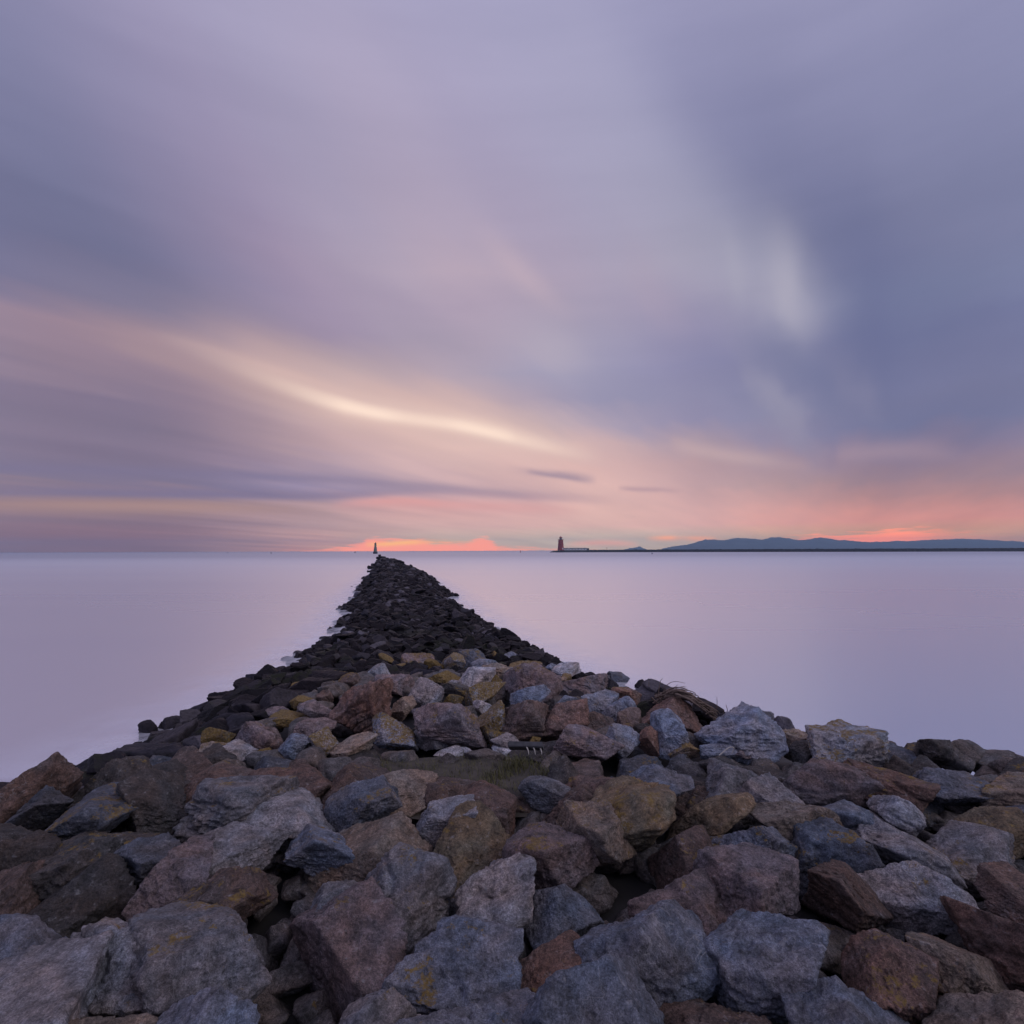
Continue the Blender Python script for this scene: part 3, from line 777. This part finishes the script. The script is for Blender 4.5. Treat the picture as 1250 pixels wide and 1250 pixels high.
N_WEDGE = max(0, 297 - n_hand - N_DARK - len(big) - 2)
mv, mf, mr = [], [], []; off = 0
for j, (x, y, z, s, near) in enumerate(big + small):
    own = near or j < len(big) + N_WEDGE
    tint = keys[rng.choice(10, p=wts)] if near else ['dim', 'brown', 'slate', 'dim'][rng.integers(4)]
    v, fc = rock_verts(6 if near else (5 if own else 4), 12000 + j * 3, 9, 70, 1.0, rng.choice([0, 0, 2.0]), 0.8)
    v = fit(v, s * rng.uniform(0.9, 1.4), s * rng.uniform(0.8, 1.2), s * rng.uniform(0.55, 0.85))
    v = v @ rot(rng.uniform(-.25, .25), rng.uniform(-.25, .25), rng.uniform(0, 6.28)).T
    if not own:
        mv.append(v + np.array([x, y, z])); mf.append(fc + off); off += len(v); continue
    if near:
        while True:
            w_ = v + np.array([x, y, z]); q = w_ - EYE; zz_ = q @ f_
            px_ = 625 + FPX * (q @ r_) / zz_; py_ = 625 - FPX * (q @ u_) / zz_
            ok = (px_ > 150) & (px_ < 1090)
            if not ok.any() or py_[ok].min() > 918 or z < 0.6: break
            z -= 0.03
        if z < 0.75 and x > -3.4 and y > 3.0: continue
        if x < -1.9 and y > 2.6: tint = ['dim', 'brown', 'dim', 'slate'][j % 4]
    ob = link('rock', mesh_np('rock', v, fc, ROCK), (x, y, z))
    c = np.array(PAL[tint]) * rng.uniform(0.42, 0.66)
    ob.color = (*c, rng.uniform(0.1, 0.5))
    if near: tag(ob, 'boulder of the nearest rows in front of the grassy hollow', 'rock', 'boulders of the nearest rows')
    else: tag(ob, 'smaller stone wedged into a gap between the big boulders', 'rock', 'stones wedged between the boulders')
for _ in range(1700):
    x, y = rng.uniform(-4.4, 5.6), rng.uniform(1.3, 5.0)
    if in_path(x, y) and rng.random() < 0.8: continue
    if poly_dist(np.array([x]), np.array([y]))[0][0] > 0: continue
    s = rng.uniform(0.08, 0.26); v, fc = TV[4][rng.integers(14)]
    v = fit(v, s * rng.uniform(0.9, 1.5), s, s * rng.uniform(0.5, 0.9)) @ rot(rng.uniform(-.5, .5), rng.uniform(-.5, .5), rng.uniform(0, 6.28)).T
    mv.append(v + np.array([x, y, base_h(x, y)[0] - 0.10 + rng.uniform(-.03, .05)])); mf.append(fc + off); off += len(v)
if mv:
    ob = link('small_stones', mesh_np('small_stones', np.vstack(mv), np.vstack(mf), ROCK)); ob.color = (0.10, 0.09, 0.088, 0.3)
    tag(ob, 'small dull stones filling the gaps between the boulders', 'stones', kind='stuff')
print('named', n_hand, 'fill', len(fill), 'dark', N_DARK)

# ------------------------------------------------------------------ path, grass
gm = plain('dark_soil', (0.06, 0.05, 0.042), 0.95, 0.5, 9.0)
nx, ny = 40, 30
PX, PY = np.meshgrid(np.linspace(-1.45, 0.6, nx), np.linspace(4.2, 5.35, ny))
PZ = TOP + 0.04 - 0.25 * np.clip(np.maximum(np.abs(PX + 0.42) - 0.8, np.abs(PY - 4.8) - 0.35), 0, 2)
PP = np.stack([PX, PY, PZ], -1).reshape(-1, 3)
PP[:, 2] += 0.03 * fbm(PP * 3.0, 3, 8)
idx = np.arange(nx * ny).reshape(ny, nx)
fq = np.stack([idx[:-1, :-1], idx[:-1, 1:], idx[1:, 1:], idx[1:, :-1]], -1).reshape(-1, 4)
soil = link('soil', mesh_np('soil', PP, fq, gm)); tag(soil, 'patch of dark soil between the boulders', 'ground', kind='structure')

def blade_mesh(spots, hmin, hmax, wid):
    V, F = [], []
    for (x, y, z) in spots:
        hh = rng.uniform(hmin, hmax); a = rng.uniform(0, 6.283); lean = rng.uniform(0.1, 0.8) * hh
        dx, dy = math.cos(a), math.sin(a); px_, py_ = -dy, dx
        b = len(V)
        for k in range(4):
            f = k / 3.0; w = wid * (1 - f * 0.92) * 0.5
            cx_, cy_, cz_ = x + dx * lean * f * f, y + dy * lean * f * f, z + hh * (f - 0.25 * f * f)
            V += [(cx_ - px_ * w, cy_ - py_ * w, cz_), (cx_ + px_ * w, cy_ + py_ * w, cz_)]
        for k in range(3): F.append((b + 2 * k, b + 2 * k + 1, b + 2 * k + 3, b + 2 * k + 2))
    return np.array(V), np.array(F)
spots = []
tries = 0
cl = [(rng.uniform(-1.25, 0.4), rng.uniform(4.45, 5.2)) for _ in range(60)]
for cx_, cy_ in cl:
    for _ in range(60):
        spots.append((cx_ + rng.normal(0, 0.06), cy_ + rng.normal(0, 0.06), TOP + 0.02))
V, F = blade_mesh(spots, 0.03, 0.11, 0.006)
grm, t, p, o = new_mat('coarse_grass')
geo = t.new('ShaderNodeNewGeometry')
c_ = t.mix(t.noise(geo.outputs['Position'], 9, 3), (0.055, 0.07, 0.022), (0.16, 0.13, 0.05))
t.l.new(c_, p.inputs['Base Color']); p.inputs['Roughness'].default_value = 0.8
grass = link('grass', mesh_np('grass', V, F, grm)); tag(grass, 'short tufty grass growing in the hollow between the boulders', 'grass', kind='stuff')

# ------------------------------------------------------------------ dry stems, twig, plank
def tube(V, F, pts, r0_, r1_, seg=6):
    pts = [Vector(q) for q in pts]; b = len(V); n = len(pts)
    for k, q in enumerate(pts):
        d = (pts[min(k + 1, n - 1)] - pts[max(k - 1, 0)]).normalized()
        s = d.cross(Vector((0.3, 0.2, 1))); s = s.normalized() if s.length > 1e-4 else Vector((1, 0, 0)); u = d.cross(s)
        r = r0_ + (r1_ - r0_) * k / (n - 1)
        for j in range(seg):
            a = 2 * math.pi * j / seg
            V.append(tuple(q + s * (math.cos(a) * r) + u * (math.sin(a) * r)))
    for k in range(n - 1):
        for j in range(seg):
            F.append((b + k * seg + j, b + k * seg + (j + 1) % seg, b + (k + 1) * seg + (j + 1) % seg, b + (k + 1) * seg + j))
def at_px(px, py, depth): return EYE + ray(px, py) * depth
stem_mat = plain('dry_stem', (0.15, 0.105, 0.085), 0.85, 0.6, 25.0)
pale_mat = plain('bleached_wood', (0.46, 0.42, 0.38), 0.8, 0.2, 20.0)
D0 = 6.35
V, F = [], []
path_px = [(797, 855), (812, 848), (826, 845), (842, 850), (858, 861), (876, 873)]
for k in range(85):
    a0 = rng.uniform(0, 0.6); a1 = min(1.0, a0 + rng.uniform(0.2, 0.6)); o0 = rng.normal(-1.0, 3.6); o1 = o0 + rng.normal(0, 5.0); dd = rng.normal(0, 0.14)
    pts = []; w1, w2 = rng.uniform(0, 6.28), rng.uniform(3, 9)
    for f in np.linspace(a0, a1, 9):
        x = np.interp(f, np.linspace(0, 1, 6), [q[0] for q in path_px]); y = np.interp(f, np.linspace(0, 1, 6), [q[1] for q in path_px])
        off_ = o0 + (o1 - o0) * (f - a0) / (a1 - a0)
        pts.append(at_px(x + rng.normal(0, .4), y + 1.5 + off_ * 0.7 + 1.5 * math.sin(w1 + w2 * f), D0 - 0.25 * f + dd))
    r = rng.uniform(0.004, 0.013) if k % 5 else rng.uniform(0.012, 0.02); tube(V, F, pts, r, r * 0.45)
for k in range(60):                # short broken twigs lying across
    f0 = rng.uniform(0.02, 0.98); xx = np.interp(f0, np.linspace(0, 1, 6), [q[0] for q in path_px]); yy0 = np.interp(f0, np.linspace(0, 1, 6), [q[1] for q in path_px]) + rng.normal(1.5, 2.5)
    a = rng.uniform(-0.7, 1.3); L = rng.uniform(5, 16); bend = rng.normal(0, 1.6); dd = rng.normal(-0.08, 0.08)
    pts = [at_px(xx + L * (f - .5) * math.cos(a), yy0 + L * (f - .5) * math.sin(a) + bend * f * (1 - f) * 4, D0 - .2 * f0 + dd) for f in np.linspace(0, 1, 5)]
    r = rng.uniform(0.003, 0.009); tube(V, F, pts, r, r * 0.5)
for k in range(36):                # frayed ends sticking up at the left
    x0, y0 = rng.uniform(800, 832), rng.uniform(845, 856); a = rng.uniform(-0.9, 0.5); L = rng.uniform(6, 15)
    pts = [at_px(x0 + L * f * math.cos(a) + 1.2 * math.sin(3 * f + k), y0 + L * f * math.sin(a) - 2 * f * (1 - f), D0 + rng.normal(0, .02)) for f in np.linspace(0, 1, 5)]
    r = rng.uniform(0.003, 0.006); tube(V, F, pts, r, r * 0.4)
tag(link('driftwood', mesh_np('driftwood', np.array(V), np.array(F), stem_mat)), 'tangled heap of dry brown stems lying over the red-brown boulder', 'driftwood')
def stalk(pts, depth, label, r=0.0045, mat=stem_mat, name='dry_stalk', grp='dry stalks against the water'):
    V, F = [], []
    P_ = [at_px(x, y, depth) for x, y in pts]
    Q = []
    for k in range(len(P_) - 1):
        for f in np.linspace(0, 1, 5)[: (5 if k == len(P_) - 2 else 4)]: Q.append(P_[k] * (1 - f) + P_[k + 1] * f)
    Q = np.array(Q)
    for _ in range(2): Q[1:-1] = (Q[:-2] + 2 * Q[1:-1] + Q[2:]) / 4
    tube(V, F, list(Q), r, r * 0.5)
    tag(link(name, mesh_np(name, np.array(V), np.array(F), mat)), label, name.replace('_', ' '), grp)
stalk([(803, 852), (804.5, 840), (806, 831), (809, 828)], D0, 'thin upright stalk hooked at its tip, left of the arching one')
stalk([(810, 847), (811, 839), (818, 833), (826, 831.5), (836, 834)], D0, 'long thin stalk arching to the right above the dry heap')
stalk([(831, 857), (834, 849), (839, 843)], D0, 'short straight stalk rising from the middle of the dry heap')
stalk([(874, 869), (875.5, 860), (875, 851)], D0 - .3, 'tall straight stalk beyond the right end of the dry heap')
stalk([(888, 872), (888, 866), (886, 860)], D0 - .4, 'short bent stalk beside the biggest blue-grey boulder')
stalk([(792, 838), (792, 831)], D0 + .4, 'tiny stalk beside the black crest stone')
stalk([(883, 874), (883.5, 866)], D0 - .4, 'stubby stalk between the tall and the bent one')
_, dtw = solve(411, 833, 4, 4)
stalk([(405, 835), (408, 831.5), (412, 831), (416, 834.5)], dtw - 0.3, 'curved white twig lying among the ochre rocks', 0.008, pale_mat, 'twig', None)
stalk([(878, 922), (884, 917), (890, 912), (897, 912), (893, 920)], 4.55, 'bleached split branch in front of the low blue-grey rock', 0.006, pale_mat, 'branch', None)
# plank with pale splinters
pd = 4.85
A, B = at_px(621, 911.5, pd), at_px(663, 909.5, pd - .05)
plank = empty('plank', tuple((A + B) / 2))
tag(plank, 'short dark weathered plank with pale splinters at the edge of the grass', 'plank')
plank_mat = plain('weathered_plank', (0.06, 0.058, 0.065), 0.8, 0.5, 18.0)
def boxmesh(name, sx, sy, sz, mat, bev=0.0):
    bm = bmesh.new(); bmesh.ops.create_cube(bm, size=1.0)
    for q in bm.verts: q.co = (q.co.x * sx, q.co.y * sy, q.co.z * sz)
    if bev: bmesh.ops.bevel(bm, geom=bm.edges[:], offset=bev, segments=2, affect='EDGES')
    me = bpy.data.meshes.new(name); bm.to_mesh(me); bm.free(); me.materials.append(mat); return me
bd = link('board', boxmesh('board', float(np.linalg.norm(B - A)), 0.10, 0.045, plank_mat, 0.006), (0, 0, 0), plank)
bd.rotation_euler = (R(-35), R(-2), math.atan2(B[1] - A[1], B[0] - A[0]))
for px in (643, 651, 659):
    V, F = [], []
    q0 = at_px(px, 912, pd - .07); q1 = at_px(px + 2.5, 921, pd - .12)
    tube(V, F, [q0, q0 * .5 + q1 * .5 + np.array([.004, 0, 0]), q1], 0.007, 0.002)
    link('splinter', mesh_np('splinter', np.array(V) - np.array((A + B) / 2), np.array(F), pale_mat), (0, 0, 0), plank)

# ------------------------------------------------------------------ distant lights, wall, buoys
def lathe(name, prof, mat, parent=None, seg=32, loc=(0, 0, 0)):
    V, F = [], []
    for (r, z) in prof:
        for j in range(seg):
            a = 2 * math.pi * j / seg; V.append((r * math.cos(a), r * math.sin(a), z))
    for k in range(len(prof) - 1):
        for j in range(seg): F.append((k * seg + j, k * seg + (j + 1) % seg, (k + 1) * seg + (j + 1) % seg, (k + 1) * seg + j))
    me = mesh_np(name, np.array(V), np.array(F), mat)
    me.polygons.foreach_set('use_smooth', np.full(len(F), False)); me.update()
    return link(name, me, loc, parent)
def railing(name, r, z, mat, parent, n=16, hgt=1.0, t_=0.05):
    V, F = [], []
    for j in range(n):
        a = 2 * math.pi * j / n; tube(V, F, [(r * math.cos(a), r * math.sin(a), z), (r * math.cos(a), r * math.sin(a), z + hgt)], t_, t_, 5)
    for zz_ in (z + hgt * .55, z + hgt):
        tube(V, F, [(r * math.cos(2 * math.pi * j / 24), r * math.sin(2 * math.pi * j / 24), zz_) for j in range(25)], t_, t_, 5)
    return link(name, mesh_np(name, np.array(V), np.array(F), mat), (0, 0, 0), parent)
red = plain('faded_red_paint', (0.25, 0.045, 0.052), 0.6, 0.2, 0.4)
white = plain('off_white_render', (0.62, 0.62, 0.62), 0.7, 0.1, 0.3)
greystone = plain('grey_green_stone', (0.13, 0.15, 0.125), 0.8, 0.25, 0.6)
darkstone = plain('dark_wall_stone', (0.035, 0.036, 0.045), 0.9, 0.3, 0.3)
ironm = plain('black_iron', (0.03, 0.03, 0.032), 0.5, 0.1, 1.0)
slate_m = plain('slate_roof', (0.10, 0.105, 0.12), 0.7, 0.2, 1.0)
gm2, t, p, o = new_mat('lantern_glass'); p.inputs['Base Color'].default_value = (0.12, 0.13, 0.14, 1); p.inputs['Roughness'].default_value = 0.1
glassm = gm2

DL = 940.0
WALLZ = 3.45
xw, yw = at_distance(684.6, DL)
lh = empty('lighthouse', (xw, yw, WALLZ)); lh.rotation_euler.z = 0.3; lh.scale = (1.12, 1.12, 1.06)
tag(lh, 'stout dark red lighthouse at the end of the long harbour wall', 'lighthouse')
lathe('base', [(0, 0), (5.0, 0), (5.0, 0.9), (4.4, 1.0), (0, 1.0)], red, lh)
lathe('tower', [(4.6, 1.0), (4.15, 6), (3.75, 11), (3.5, 15.2), (3.5, 15.6)], red, lh)
lathe('gallery', [(3.5, 15.4), (4.3, 15.9), (4.3, 16.25), (0, 16.25)], red, lh)
railing('railing', 4.15, 16.25, ironm, lh)
lathe('lantern', [(2.0, 16.25), (2.0, 17.0), (1.95, 17.0), (1.95, 19.2), (2.1, 19.2)], glassm, lh, 12)
lathe('dome', [(2.25, 19.15), (2.2, 19.5), (1.6, 20.4), (0.8, 20.95), (0.25, 21.1), (0.22, 21.7), (0.0, 21.9)], red, lh)
lathe('middle_gallery', [(3.9, 9.1), (4.35, 9.35), (4.35, 9.6), (3.85, 9.6)], red, lh)
dr = link('door', boxmesh('door', 1.5, 0.3, 2.6, white, 0.03), (1.3, -4.3, 2.35), lh)
for z, a in ((6.6, -0.2), (11.8, -0.2), (13.6, 0.5)):
    rr_ = np.interp(z, [1, 6, 11, 15.2], [4.6, 4.15, 3.75, 3.5])
    wv = link('window', boxmesh('window', 0.75, 0.3, 1.15, ironm, 0.02), (rr_ * math.sin(a), -rr_ * math.cos(a), z), lh); wv.rotation_euler.z = a

# the low building beside it
x0, x1 = at_distance(688.3, DL)[0], at_distance(719.2, DL)[0]
bw = x1 - x0
hb = empty('building', ((x0 + x1) / 2, DL + 1.5, WALLZ)); tag(hb, 'long low pale building beside the red lighthouse', 'building')
link('wall', boxmesh('wall', bw - 4.2, 5.0, 2.7, white), (-2.1, 0, 1.35), hb)
bm = bmesh.new()
L2 = (bw - 3.6) / 2
vv = [bm.verts.new(q) for q in ((-L2, -2.9, 0), (L2, -2.9, 0), (L2, 2.9, 0), (-L2, 2.9, 0), (-L2, 0, 1.0), (L2, 0, 1.0))]
for fidx in ((0, 1, 5, 4), (2, 3, 4, 5), (0, 4, 3), (1, 2, 5), (3, 2, 1, 0)): bm.faces.new([vv[q] for q in fidx])
me = bpy.data.meshes.new('roof'); bm.to_mesh(me); bm.free(); me.materials.append(slate_m)
link('roof', me, (-2.1, 0, 2.702), hb)
link('annexe', boxmesh('annexe', 3.9, 4.6, 3.2, slate_m, 0.05), (bw / 2 - 2.1, 0, 1.6), hb)
for k in range(7):
    link('window', boxmesh('window', 1.1, 0.12, 1.0, ironm), (-bw / 2 + 3.4 + k * 5.0, -2.53, 1.5), hb)

# harbour wall: a battered stone mole with a rough outline
V, F = [], []
pts = [(at_distance(671.3, DL)), (at_distance(676, DL)), (at_distance(684, DL)), (at_distance(720, DL)), (at_distance(780, 905.0)), (at_distance(900, 820.0)), (at_distance(1066, 720.0)), (at_distance(1330, 640.0))]
tops = [0.5, 2.6, WALLZ, WALLZ, 3.5, 3.5, 3.5, 3.5]
cum = np.concatenate([[0], np.cumsum([math.dist(pts[i], pts[i + 1]) for i in range(len(pts) - 1)])])
NS = 420
rows = []
for k in range(NS):
    s = cum[-1] * k / (NS - 1)
    x = np.interp(s, cum, [q[0] for q in pts]); y = np.interp(s, cum, [q[1] for q in pts]); tz = np.interp(s, cum, tops)
    jag = 0.12 * rng.normal() + (0.35 if rng.random() < 0.06 else 0)
    big_ = 1.0 if s > 60 else 0.0
    rows.append([(x, y - 9.0 + rng.normal(0, .5), -1.0), (x, y - 6.3 + rng.normal(0, .3), 0.45 * tz), (x, y - 5.0, tz + big_ * jag * .4 - 0.02), (x, y + 5.0, tz + big_ * 0.15), (x, y + 5.2, tz + big_ * (0.45 + jag)), (x, y + 6.4, tz + big_ * (0.45 + jag)), (x, y + 10, -1.0)])
PW = np.array(rows).reshape(-1, 3)
idx = np.arange(NS * 7).reshape(NS, 7)
fq = np.stack([idx[:-1, :-1], idx[1:, :-1], idx[1:, 1:], idx[:-1, 1:]], -1).reshape(-1, 4)
tag(link('harbour_wall', mesh_np('harbour_wall', PW, fq, darkstone, False)), 'long low dark harbour wall crossing the bay on the right', 'wall')
xm, ym = at_distance(740.8, 930)
ms = empty('mast', (xm, ym, WALLZ)); tag(ms, 'thin reddish mast standing on the harbour wall', 'mast')
lathe('pole', [(0.28, -0.2), (0.22, 3.2), (0, 3.2)], red, ms, 8)
lathe('topmark', [(0.0, 3.2), (0.55, 3.3), (0.55, 3.6), (0.0, 4.1)], red, ms, 8)

# beacon at the end of the causeway
DB = 715.0
xb, yb = at_distance(458.2, DB)
bc = empty('beacon_tower', (xb, yb, -0.5)); tag(bc, 'slender grey-green beacon tower on a round stone base in the sea', 'lighthouse')
lathe('base', [(3.1, -2), (2.85, 0.6), (2.6, 2.9), (2.6, 3.1), (0, 3.1)], darkstone, bc)
lathe('tower', [(2.05, 3.1), (1.9, 5.5), (1.75, 8.4), (0, 8.4)], greystone, bc)
lathe('upper_tower', [(1.3, 8.4), (1.2, 12.3), (1.2, 12.4)], greystone, bc)
lathe('gallery', [(1.2, 12.3), (1.75, 12.55), (1.75, 12.8), (0, 12.8)], ironm, bc)
railing('railing', 1.5, 12.8, ironm, bc, 12, 0.9, 0.04)
lathe('lantern', [(0.75, 12.8), (0.75, 14.0), (0.8, 14.0)], glassm, bc, 12)
lathe('cap', [(0.95, 13.98), (0.8, 14.3), (0.1, 14.8), (0.06, 15.2), (0, 15.2)], ironm, bc, 16)

def buoy(px, D, wid, hgt, mat, label, parts=True):
    x, y = at_distance(px, D)
    b = empty('buoy', (x, y, 0)); tag(b, label, 'buoy', 'buoys afloat')
    lathe('float', [(0, -0.3), (wid * .5, -0.2), (wid * .5, 0.35 * hgt), (wid * .3, 0.45 * hgt), (0, 0.45 * hgt)], mat, b, 14)
    lathe('mast', [(wid * .22, 0.45 * hgt), (wid * .10, hgt * .82), (0, hgt * .82)], mat, b, 8)
    lathe('topmark', [(0, hgt * .80), (wid * .22, hgt * .84), (wid * .18, hgt * .96), (0, hgt)], mat, b, 8)
buoy(433.4, 1150, 2.4, 3.2, ironm, 'small dark buoy near the horizon just left of the beacon tower')
buoy(331, 980, 1.9, 2.6, ironm, 'small dark buoy on the open water far left')
buoy(278, 1250, 1.6, 2.6, ironm, 'tiny dark buoy at the horizon, the leftmost')
buoy(635.3, 1000, 1.8, 3.4, red, 'small red buoy left of the red lighthouse')
buoy(796, 480, 1.25, 1.7, plain('grey_buoy', (0.22, 0.22, 0.27), 0.6), 'pale grey buoy floating in front of the harbour wall')

# lone stone on the tip of the causeway
v, fc = rock_verts(5, 77, 9, 26, 1.2)
xt, yt = at_distance(463.4, 201)
ob = link('rock', mesh_np('rock', fit(v, 1.0, 0.9, 0.75), fc, WET), (xt, yt, 1.75))
ob.location.z = 1.95
v2, fc2 = rock_verts(5, 79, 9, 26, 1.2)
tag(ob, 'dark upright stone at the far tip of the causeway', 'rock')
ob2 = link('rock', mesh_np('rock', fit(v2, 3.6, 3.0, 1.5), fc2, WET), (xt + 0.4, yt + 0.6, 0.95)); tag(ob2, 'broad dark stone at the far tip carrying the upright one', 'rock')

# ------------------------------------------------------------------ hills across the bay
hill_mat = plain('hazed_heath', (0.055, 0.068, 0.085), 0.95, 0.45, 0.006)  # heath with some of the haze's blue put into its base colour
def hill(name, prof, D, depth, label, seed):
    V, F = [], []
    n = 240; xs = np.linspace(prof[0][0], prof[-1][0], n)
    yy_ = np.interp(xs, [q[0] for q in prof], [q[1] for q in prof])
    rows_ = 14; out = []
    for j in range(rows_):
        f = j / (rows_ - 1); prof_h = math.sin(min(1.0, f * 1.35) * math.pi / 2) if f < 0.74 else math.cos((f - 0.74) / 0.26 * math.pi / 2)
        dist = D - depth * 0.74 + depth * f
        for k in range(n):
            x, y = at_distance(xs[k], dist)
            hy = HORIZ - roll * (xs[k] - 625)
            h = max(0.0, (hy - yy_[k])) / FPX * D + 3.5
            out.append((x, y, h * prof_h))
    out = np.array(out)
    nz = fbm(np.column_stack([out[:, 0] / 260, out[:, 1] / 420, np.zeros(len(out))]), 4, seed)
    crest = (np.arange(len(out)) // n) / (rows_ - 1)
    out[:, 2] *= 1 + 0.16 * nz * np.clip(np.abs(crest - 0.74) * 5, 0, 1)
    out[:, 2] += 7.0 * np.maximum(0, fbm(np.column_stack([out[:, 0] / 34, out[:, 1] / 60, np.zeros(len(out))]), 2, seed + 3)) * (out[:, 2] > 12)
    out[:, 2] = np.where(out[:, 2] < 0.5, -2, out[:, 2])
    idx = np.arange(rows_ * n).reshape(rows_, n)
    fq = np.stack([idx[:-1, :-1], idx[:-1, 1:], idx[1:, 1:], idx[1:, :-1]], -1).reshape(-1, 4)
    tag(link(name, mesh_np(name, out, fq, hill_mat)), label, 'hills', kind='structure')
hill('hills', [(800,672),(807,670.6),(821,667),(835,665.6),(846,663.6),(860,660),(871.5,659.7),(874,660.8),(887.5,659.5),(895.5,657.4),(917,657.4),(931,658.8),(942.5,656.5),(953,656.2),(974.5,659.5),(990.5,658.8),(1002,656.5),(1022.5,659.7),(1065,662.4),(1110,661),(1170,658),(1230,661),(1330,667)], 8000, 2600, 'long blue hills beyond the harbour wall', 11)
hill('island', [(758,672),(766,670),(774,669.0),(779,668.0),(781,667.4),(783,668.4),(787,670),(793,672)], 8700, 400, 'small faint island hill left of the long hills', 15)

# ------------------------------------------------------------------ sea air
hm = bpy.data.materials.new('sea_air'); hm.use_nodes = True
t = NT(hm.node_tree); t.n.clear()
pv = t.new('ShaderNodeVolumePrincipled'); pv.inputs['Color'].default_value = (0.50, 0.74, 1.0, 1); pv.inputs['Density'].default_value = HAZE_D
pv.inputs['Anisotropy'].default_value = 0.0
o = t.new('ShaderNodeOutputMaterial'); t.l.new(pv.outputs[0], o.inputs['Volume'])
hz = link('haze', boxmesh('haze', 28400, 12400, 184.0, hm), (0, 3100, 89.0)); tag(hz, 'thin evening haze over the whole bay', 'haze', kind='stuff')

# ------------------------------------------------------------------ soft swash along the left shore
sm, t, p, o = new_mat('soft_swash'); t.n.remove(p)
df = t.new('ShaderNodeBsdfDiffuse'); df.inputs[0].default_value = (0.84, 0.83, 0.92, 1); tr = t.new('ShaderNodeBsdfTransparent'); mx = t.new('ShaderNodeMixShader')
geo = t.new('ShaderNodeNewGeometry'); at = t.new('ShaderNodeAttribute', attribute_name='thick')
nz = t.noise(geo.outputs['Position'], 1.1, 4, 0.55)
t.put(mx.inputs[0], t.math('MULTIPLY', at.outputs['Fac'], t.mapr(nz, 0.30, 0.62, 0.2, 1.0), clamp=True))
t.l.new(tr.outputs[0], mx.inputs[1]); t.l.new(df.outputs[0], mx.inputs[2]); t.l.new(mx.outputs[0], o.inputs[0])
V, F, A = [], [], []
for (XX, sgn) in ((XL, -1), (XR, 1)):
    yy_ = np.concatenate([np.arange(9, 40, 0.4), np.arange(40, 190, 1.5)]); b0 = len(V)
    for y in yy_:
        xe = np.interp(y, XX[:, 0], XX[:, 1])
        for k in range(7):
            f = k / 6.0
            V.append((xe + sgn * (f * 4.4 - 1.4), y, 0.02 + 0.34 * (1 - f) ** 2.2)); A.append((1 - f) ** 1.3 if f > 0 else 1.0)
    for i in range(len(yy_) - 1):
        for k in range(6): F.append((b0 + i * 7 + k, b0 + i * 7 + k + 1, b0 + (i + 1) * 7 + k + 1, b0 + (i + 1) * 7 + k))
me = mesh_np('foam', np.array(V), np.array(F), sm); aa = me.attributes.new('thick', 'FLOAT', 'POINT'); aa.data.foreach_set('value', np.array(A, np.float32))
tag(link('foam', me), 'soft blurred swash where the sea meets the black stones', 'foam', kind='stuff')
